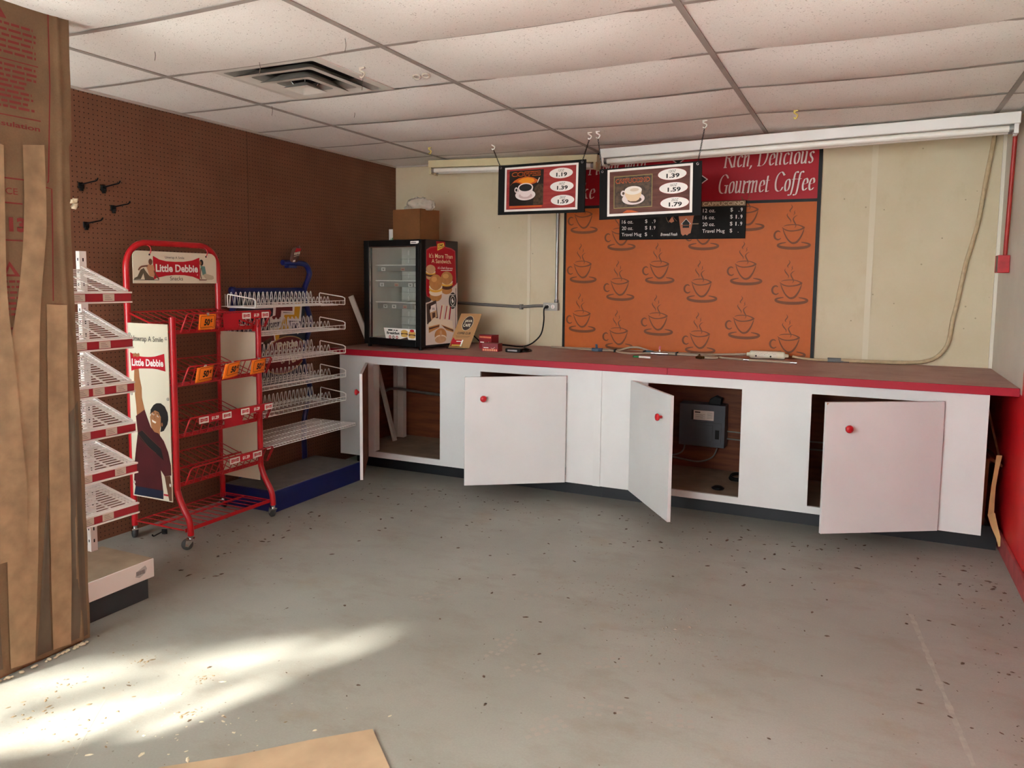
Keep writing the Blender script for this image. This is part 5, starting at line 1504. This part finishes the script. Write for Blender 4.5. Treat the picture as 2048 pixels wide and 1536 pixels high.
# ================================================================== WHITE SHELF UNIT
t = GS = thing('shelf_unit', 'white metal shop shelving with tilted slatted shelves and red price rails, behind the paper', 'shelving', (.7, -3.6, 0))
for y in (-3.262, -4.14):
    mb = MB(WHITE2); mb.box((.538, y - .016, 0), (.562, y + .016, 1.53))
    mb.T = None
    for i in range(26):
        z = 1.50 - i * .055
        mb.box((.5622, y - .003, z - .015), (.5626, y + .003, z), BLACK); mb.box((.535 + .012, y - .0164, z - .012), (.553, y - .0161, z), BLACK); mb.box((.547, y + .0161, z - .012), (.553, y + .0164, z), BLACK)
    obj('upright', mb, t)
SLAT = WHITE2
for i, (zr, zf) in enumerate(((1.463, 1.352), (1.276, 1.158), (1.088, .968), (.901, .793), (.705, .615), (.514, .437))):
    mb = MB(SLAT); x0, x1 = .565, .842; ya, yb = -4.12, -3.262
    zz = lambda x: zr - .012 + (zf + .006 - (zr - .012)) * (x - x0) / (x1 - x0)
    n = 14
    for k in range(n):
        x = x0 + .006 + (x1 - x0 - .012) * k / (n - 1)
        mb.bar((x, ya, zz(x)), (x, yb, zz(x)), .0185 if k < 5 else .0125, .003)
    for y in [ya + .02 + j * (yb - ya - .05) / 10 for j in range(11)] + [yb - .014]:
        mb.bar((x0, y, zz(x0) - .003), (x1, y, zz(x1) - .003), .010, .003, (0, 0, 1))
    sh = obj('slatted_shelf', mb, t)
    mb = MB(WHITE2); mb.prism([(x0, yb, zz(x0) - .030), (x1, yb, zz(x1) - .012), (x1, yb, zz(x1) + .008), (x0, yb, zz(x0) + .014)], (0, -.003, 0)); mb.bar((x0, yb - .006, zz(x0) + .012), (x1, yb - .006, zz(x1) + .006), .014, .003)
    obj('end_bracket', mb, sh)
    xf, z0 = .852, zf - .034
    mb = MB(WHITE2); mb.box((xf - .012, ya, z0 - .007), (xf + .003, yb + .008, z0 - .001)); mb.box((xf - .012, ya, zf - .001), (xf + .003, yb + .008, zf + .006)); mb.box((xf - .010, ya, z0), (xf - .006, yb + .008, zf)); fr = obj('price_rail', mb, sh)
    obj('red_insert', MB(mat('dark_red_insert', 'A0222E', .35)).box((xf - .006, ya, z0), (xf - .004, yb + .008, zf - .001)), fr)
    for y in (((-3.36,), (-3.385,), (-3.315, -3.42), (-3.37,), (-3.335,), (-3.40,))[i] + (-3.49, -3.66, -3.85)):
        A = Art((xf - .0035, 0, 0), (0, 1, 0), (0, 0, 1)); A.rect(y - .026, z0 + .002, y + .026, zf - .003, mat('faded_tag', 'CFC4B4', .6)); 
        for q in range(3):
            A.rect(y - .018, z0 + .008 + q * .007, y + .016 - .006 * q, z0 + .010 + q * .007, mat('tag_text', '8A8076', .6))
        A.build('price_tag', fr)
mb = MB(WHITE2); mb.box((.535, -4.15, .095), (.872, -3.205, .178)); dk = obj('base_deck', mb, t, .002)
obj('deck_dust', MB(mat('dusty_beige_deck', 'A8977E', .85, n=.2, ns=10)).box((.538, -4.148, .178), (.868, -3.208, .1795)), dk)
A = Art((.8723, -3.30, .115), (0, 1, 0), (0, 0, 1)); A.poly([(0, .008), (.004, .03), (.05, .046), (.058, .03), (.05, .012), (.02, 0)], mat('torn_sticker', 'B9B9B6', .6))
for q in range(7):
    A.rect(.006 + .006 * q, .012, .009 + .006 * q, .03, INK)
A.build('sticker', dk)
obj('kick_plate', MB(mat('dark_slate_kick', '343B40', .5, n=.2, ns=9)).box((.55, -4.14, 0), (.855, -3.225, .095)), t)

# ================================================================== PAPER-COVERED PARTITION
t = PP = thing('paper_partition', 'narrow partition covered in brown kraft insulation paper and tan tape at the left edge', 'partition', (.96, -3.8, 0))
PZ = 2.368
obj('core_board', MB(M_RAW).box((.925, -4.02, .0), (.972, -3.622, PZ)), t)
mb = MB(KRAFT)
def paper_x(y, z):
    k = .35 + .65 * max(0, 1 - z / 1.4)
    return .990 + .006 * k * mnoise.noise(Vector((0, y * 9, z * 2.2))) + .003 * k * mnoise.noise(Vector((3, y * 30, z * 8))) + .012 * k * math.exp(-((y + 3.636 + .006 * math.sin(z * 5)) / .008) ** 2)
def yedge(z): return -3.602 + .006 * math.sin(z * 3.1) + (.012 if z > 1.9 else .0) + .004 * mnoise.noise(Vector((z * 6, 1, 0)))
def pap(u, v):
    z = .012 + .014 * abs(mnoise.noise(Vector((u * 7, 0, 2)))) * (1 - v) + (PZ - .012) * v
    y = -4.02 + (yedge(z) + 4.02) * u
    return (paper_x(y, z), y, z)
mb.grid(pap, 60, 90)
def pend(u, v):
    z = .02 + (PZ - .02) * v
    return (paper_x(yedge(z), z) - (.07) * u, yedge(z), z)
mb.grid(pend, 4, 40)
kp = obj('kraft_paper', mb, t)
mb = MB(KRAFTD)
def dirt(u, v):
    z = .018 + .62 * v * (1 - .25 * u); y = -3.66 + .056 * u
    return (paper_x(y, z) + .0012, y, z)
def strip(pts_l, pts_r, nm='tape_strip', lift=.0055, m=None):
    """tape between two edge lines given as (y, z) from top to bottom"""
    mb = MB(m or TAPE)
    L_ = spline([(0, y, z) for y, z in pts_l], 6); R_ = spline([(0, y, z) for y, z in pts_r], 6)
    n = min(len(L_), len(R_))
    def fn(u, v):
        i = int(round(v * (n - 1)))
        p = L_[i] * (1 - u) + R_[i] * u
        return (paper_x(p.y, p.z) + lift + .0015 * mnoise.noise(Vector((u * 2, p.z * 9, 5))), p.y, p.z)
    mb.grid(lambda u, v: fn(u, 1 - v), 4, n - 1)
    return obj(nm, mb, PP)
strip([(-3.777, 1.875), (-3.785, 1.6), (-3.82, 1.336), (-3.876, 1.06), (-3.89, .7), (-3.90, .4), (-3.905, .03)], [(-3.700, 1.887), (-3.705, 1.6), (-3.737, 1.334), (-3.758, 1.047), (-3.775, .7), (-3.79, .4), (-3.82, .02)])
strip([(-3.718, 1.319), (-3.722, 1.18), (-3.727, 1.043), (-3.733, .8), (-3.742, .5), (-3.747, .25), (-3.752, .03)], [(-3.642, 1.314), (-3.645, 1.18), (-3.650, 1.043), (-3.657, .77), (-3.662, .5), (-3.668, .25), (-3.682, .022)])
strip([(-3.99, 1.90), (-3.99, 1.5), (-3.99, 1.2), (-3.99, .9), (-3.99, .6), (-3.99, .42)], [(-3.843, 1.863), (-3.850, 1.6), (-3.855, 1.34), (-3.835, 1.0), (-3.82, .6), (-3.838, .42)], lift=.008)
strip([(-4.01, .40), (-4.01, .3), (-4.01, .2), (-4.01, .05)], [(-3.935, .40), (-3.935, .3), (-3.932, .2), (-3.93, .04)], 'dirty_patch', .003, KRAFTD)
strip([(-3.745, .62), (-3.76, .5), (-3.78, .3), (-3.81, .03)], [(-3.740, .60), (-3.745, .48), (-3.750, .3), (-3.755, .03)], 'dirty_patch', .002, KRAFTD)
strip([(-3.655, .90), (-3.660, .6), (-3.666, .3), (-3.68, .03)], [(-3.612, .95), (-3.612, .6), (-3.610, .3), (-3.612, .03)], 'dirty_patch', .0015, KRAFTD)
A = Art((.9975, 0, 0), (0, 1, 0), (0, 0, 1))
A.stroke([(-3.663, 2.365), (-3.668, 2.1), (-3.678, 1.93), (-3.688, 1.76), (-3.693, 1.755)], .0045, PRINT, smooth=False)
A.stroke([(-3.70, 1.738), (-3.677, 1.735), (-3.680, 1.6), (-3.690, 1.33)], .0045, PRINT, smooth=False)
rnd = random.Random(11)
for i, z in enumerate((2.275, 2.255, 2.236, 2.217, 2.198, 2.180, 2.155, 2.138, 2.120, 2.102, 2.085, 2.068, 2.050, 2.033, 2.015, 1.998)):
    if i == 6:
        A.rect(-4.0, z - .002, -3.708, z + .002, PRINT); continue
    y = -4.0; ye = -3.708 - .03 * rnd.random() - (.02 if i > 9 else 0)
    while y < ye:
        l = .012 + .03 * rnd.random()
        A.rect(y, z - .004, min(y + l, ye), z + .0045, PRINT); y += l + .006
A.rect(-4.0, 1.966, -3.708, 1.970, PRINT)
A.text('glass insulation', -3.97, 1.925, -3.712, 1.948, PRINT, bold=.02)
A.rect(-4.0, 1.752, -3.775, 1.757, PRINT); A.text('SERVICE', -3.93, 1.70, -3.80, 1.722, PRINT); A.rect(-4.0, 1.668, -3.785, 1.673, PRINT)
A.text('13', -3.835, 1.572, -3.775, 1.622, PRINT, bold=.05); A.rect(-4.0, 1.540, -3.79, 1.545, PRINT)
A.poly([(-3.865, 1.418), (-3.805, 1.418), (-3.84, 1.470)], PRINT); A.poly([(-3.852, 1.425), (-3.824, 1.425), (-3.84, 1.452)], KRAFT)
A.poly([(-3.90, 2.29), (-3.81, 2.29), (-3.86, 2.37)], PRINT)
for i in range(12):
    z = 1.40 - i * .019 - (.03 if i > 6 else 0)
    y = -3.87
    while y < -3.80:
        l = .01 + .016 * rnd.random(); A.rect(y, z - .004, y + l, z + .004, PRINT); y += l + .005
A.mb.v = [Vector((paper_x(p.y, p.z) + .0016 + (p.x - .9975) * .3, p.y, p.z)) for p in A.mb.v]
A.build('printed_text', kp)
mb = MB(STRAW)
for i in range(40):
    y = -4.0 + .40 * rnd.random(); x = .994 + .014 * rnd.random(); s_ = .004 + .005 * rnd.random()
    mb.lathe([(.001, 0), (s_, s_ * .5), (s_ * .7, s_), (.001, s_ * 1.2)], (x, y, 0), (0, 0, 1), 6)
fl = MB(STRAW)
for k in range(7):
    fl.lathe([(.001, -.012), (.007 + .004 * rnd.random(), 0), (.001, .012)], (.985 + .012 * rnd.random(), -3.600 + .012 * rnd.random(), 1.675 + .028 * rnd.random()), (rnd.random(), 1, rnd.random()), 6)
obj('torn_fluff', fl, PP)
o = tag(obj('paper_fluff', mb), 'pale crumbs gathered along the foot of the paper partition', 'crumbs'); o['kind'] = 'stuff'

# ================================================================== PEGBOARD HOOKS AND FLOOR BITS
def peg_hook(p, d, lab, up_=(0, 0, 1), grp='black pegboard hooks'):
    t = thing('pegboard_hook', lab, 'hook', p, 0, grp)
    p, d, up_ = Vector(p), Vector(d).normalized(), Vector(up_)
    sd_ = d.cross(up_).normalized()
    mb = MB(BLACK); mb.T = None
    mb.bar(p + d * .004 - up_ * .004, p + d * .012 - up_ * .004, .030, .030, up_); mb.bar(p + d * .004 - up_ * .02, p + d * .016 - up_ * .02, .016, .022, up_); obj('base_plate', mb, t, .002)
    mb = MB(BLACK); mb.tube(spline([p + d * .01, p + d * .03 + up_ * .004, p + d * .09 + up_ * .010, p + d * .125 + up_ * .014, p + d * .138 + up_ * .026], 4), .0038, 8); obj('arm', mb, t)
    return t
for (y, z), l in (((-2.862, 1.886), 'black pegboard hook at the left of the upper pair'), ((-2.736, 1.887), 'black pegboard hook at the right of the upper pair'), ((-2.682, 1.788), 'black pegboard hook alone below and right of the upper pair'), ((-2.843, 1.689), 'lowest black pegboard hook, nearest the paper partition')):
    peg_hook((0, y, z), (1, 0, .02), l)
peg_hook((.205, -2.585, .016), (.42, -1.0, -.03), 'black pegboard hook fallen on the floor under the red rack', (0, 0, 1))
mb = MB(CARDL)
mb.prism([(2.341, -3.618, .003), (2.50, -3.755, .003), (2.62, -3.90, .003), (2.30, -4.25, .003), (1.85, -4.2, .003), (1.90, -4.04, .003), (2.06, -3.90, .003), (2.20, -3.75, .003)], (0, 0, .006))
tag(obj('cardboard_sheet', mb), 'flat piece of pale cardboard on the floor at the bottom edge', 'cardboard')
def crumbs(name, label, n, fn, m, smin, smax, seed, flat=.5):
    r = random.Random(seed); mb = MB(m)
    for _ in range(n):
        x, y = fn(r)
        s_ = smin + (smax - smin) * r.random() ** 2.5; a = r.random() * 6.28; e = 1 + 1.6 * r.random()
        pts = []
        for k in range(5):
            b = a + 2 * PI * k / 5; q = s_ * (.6 + .5 * r.random())
            px, py = q * math.cos(2 * PI * k / 5) * e, q * math.sin(2 * PI * k / 5)
            pts.append((x + px * math.cos(a) - py * math.sin(a), y + px * math.sin(a) + py * math.cos(a), .0008))
        h_ = s_ * flat
        mb.add(pts + [(x, y, h_)], [(i, (i + 1) % 5, 5) for i in range(5)])
    o = tag(obj(name, mb), label, 'debris'); o['kind'] = 'stuff'
    return o
def near_cabinets(r):
    x = .6 + 3.75 * r.random(); return x, -.95 - abs(r.gauss(0, .42)) - .10 * (4.4 - x) * r.random()
def all_floor(r): return .7 + 3.6 * r.random(), -1.1 - 2.9 * r.random()
def right_side(r): return 4.36 - abs(r.gauss(0, .22)), -.9 - 2.2 * r.random()
CL_ = [(1.27, -4.02, .05), (1.62, -3.63, .02), (1.40, -3.99, .07), (1.55, -4.02, .06), (1.32, -3.62, .02), (1.75, -3.78, .02), (1.20, -3.86, .05)]
def front_left(r):
    if r.random() < .3:
        return 1.15 + 1.1 * r.random() ** 1.3, -4.1 + .6 * r.random()
    c = r.choice(CL_); return c[0] + c[2] * r.gauss(0, 1), c[1] + c[2] * r.gauss(0, 1)
crumbs('floor_grit', 'dark leaf crumbs and grit along the base cabinets', 360, near_cabinets, GRIT, .0018, .0095, 1)
crumbs('floor_grit', 'sparse dark specks scattered over the open floor', 200, all_floor, GRIT, .002, .009, 2)
crumbs('floor_grit', 'dark leaf crumbs along the foot of the red wall', 110, right_side, GRIT, .002, .010, 3)
crumbs('floor_grit', 'crumbs and bits on the bright floor by the paper partition', 170, front_left, mat('tan_grit', '8A765A', .9, n=.4, ns=40), .0015, .007, 4)
crumbs('floor_grit', 'grit under and before the red snack rack', 90, lambda r: (.15 + .75 * r.random(), -3.0 + 1.1 * r.random()), GRIT, .002, .010, 8)
def pellet(r):
    a = r.random(); x = 2.55 + .75 * a + .14 * r.gauss(0, 1); return x, -2.05 - .75 * a * (1 - .3 * r.random()) + .16 * r.gauss(0, 1)
crumbs('floor_grit', 'patch of small pale grey flakes in the middle of the floor', 420, pellet, mat('pale_grey_flake', '8C8478', .9), .002, .0055, 5, .6)
crumbs('floor_straw', 'pale straw-like scraps around the cardboard sheet', 90, lambda r: (1.5 + 1.0 * r.random(), -3.72 - .3 * r.random() + .1 * r.gauss(0, 1)), STRAW, .002, .010, 6)
# shoe prints pressed in the dust
mb = MB(mat('dust_shoe_print', '9D958B', .7))
r = random.Random(9)
for (x, y, a) in ((2.899, -2.864, .5), (2.40, -2.40, 1.2), (3.174, -3.145, .3), (2.814, -3.36, .9), (1.98, -2.64, .7), (2.95, -3.19, .2), (2.45, -2.93, 1.5), (2.62, -3.05, .8)):
    for i in range(7):
        for j in range(3):
            if r.random() < .35:
                continue
            px, py = -.10 + .033 * i, -.03 + .03 * j
            if abs(py) > .035 - .01 * (i in (0, 6)):
                continue
            q = [(px - .011, py - .009), (px + .011, py - .006), (px + .008, py + .010), (px - .010, py + .007)]
            mb.add([(x + u * math.cos(a) - v * math.sin(a), y + u * math.sin(a) + v * math.cos(a), .0006) for u, v in q], [(0, 1, 2, 3)])
obj('shoe_prints', mb, floor)
mb = MB(mat('worn_paint_line', '9F9D93', .7, n=.15, ns=30))
rnd = random.Random(21)
def line(p, q, wd, k):
    p, q = Vector(p), Vector(q); d = (q - p).normalized(); n = Vector((-d.y, d.x, 0))
    for i in range(k):
        if False:
            continue
        a, b = p + (q - p) * (i / k), p + (q - p) * ((i + 1.0) / k); h = wd * (.5 + .6 * rnd.random())
        mb.add([a - n * h, b - n * h, b + n * h * .8, a + n * h * .8], [(0, 1, 2, 3)])
line((1.425, -3.86, .0007), (1.66, -4.16, .0007), .0022, 40)
line((3.93, -1.9, .0007), (4.05, -3.0, .0007), .012, 34)
obj('worn_line', mb, floor)
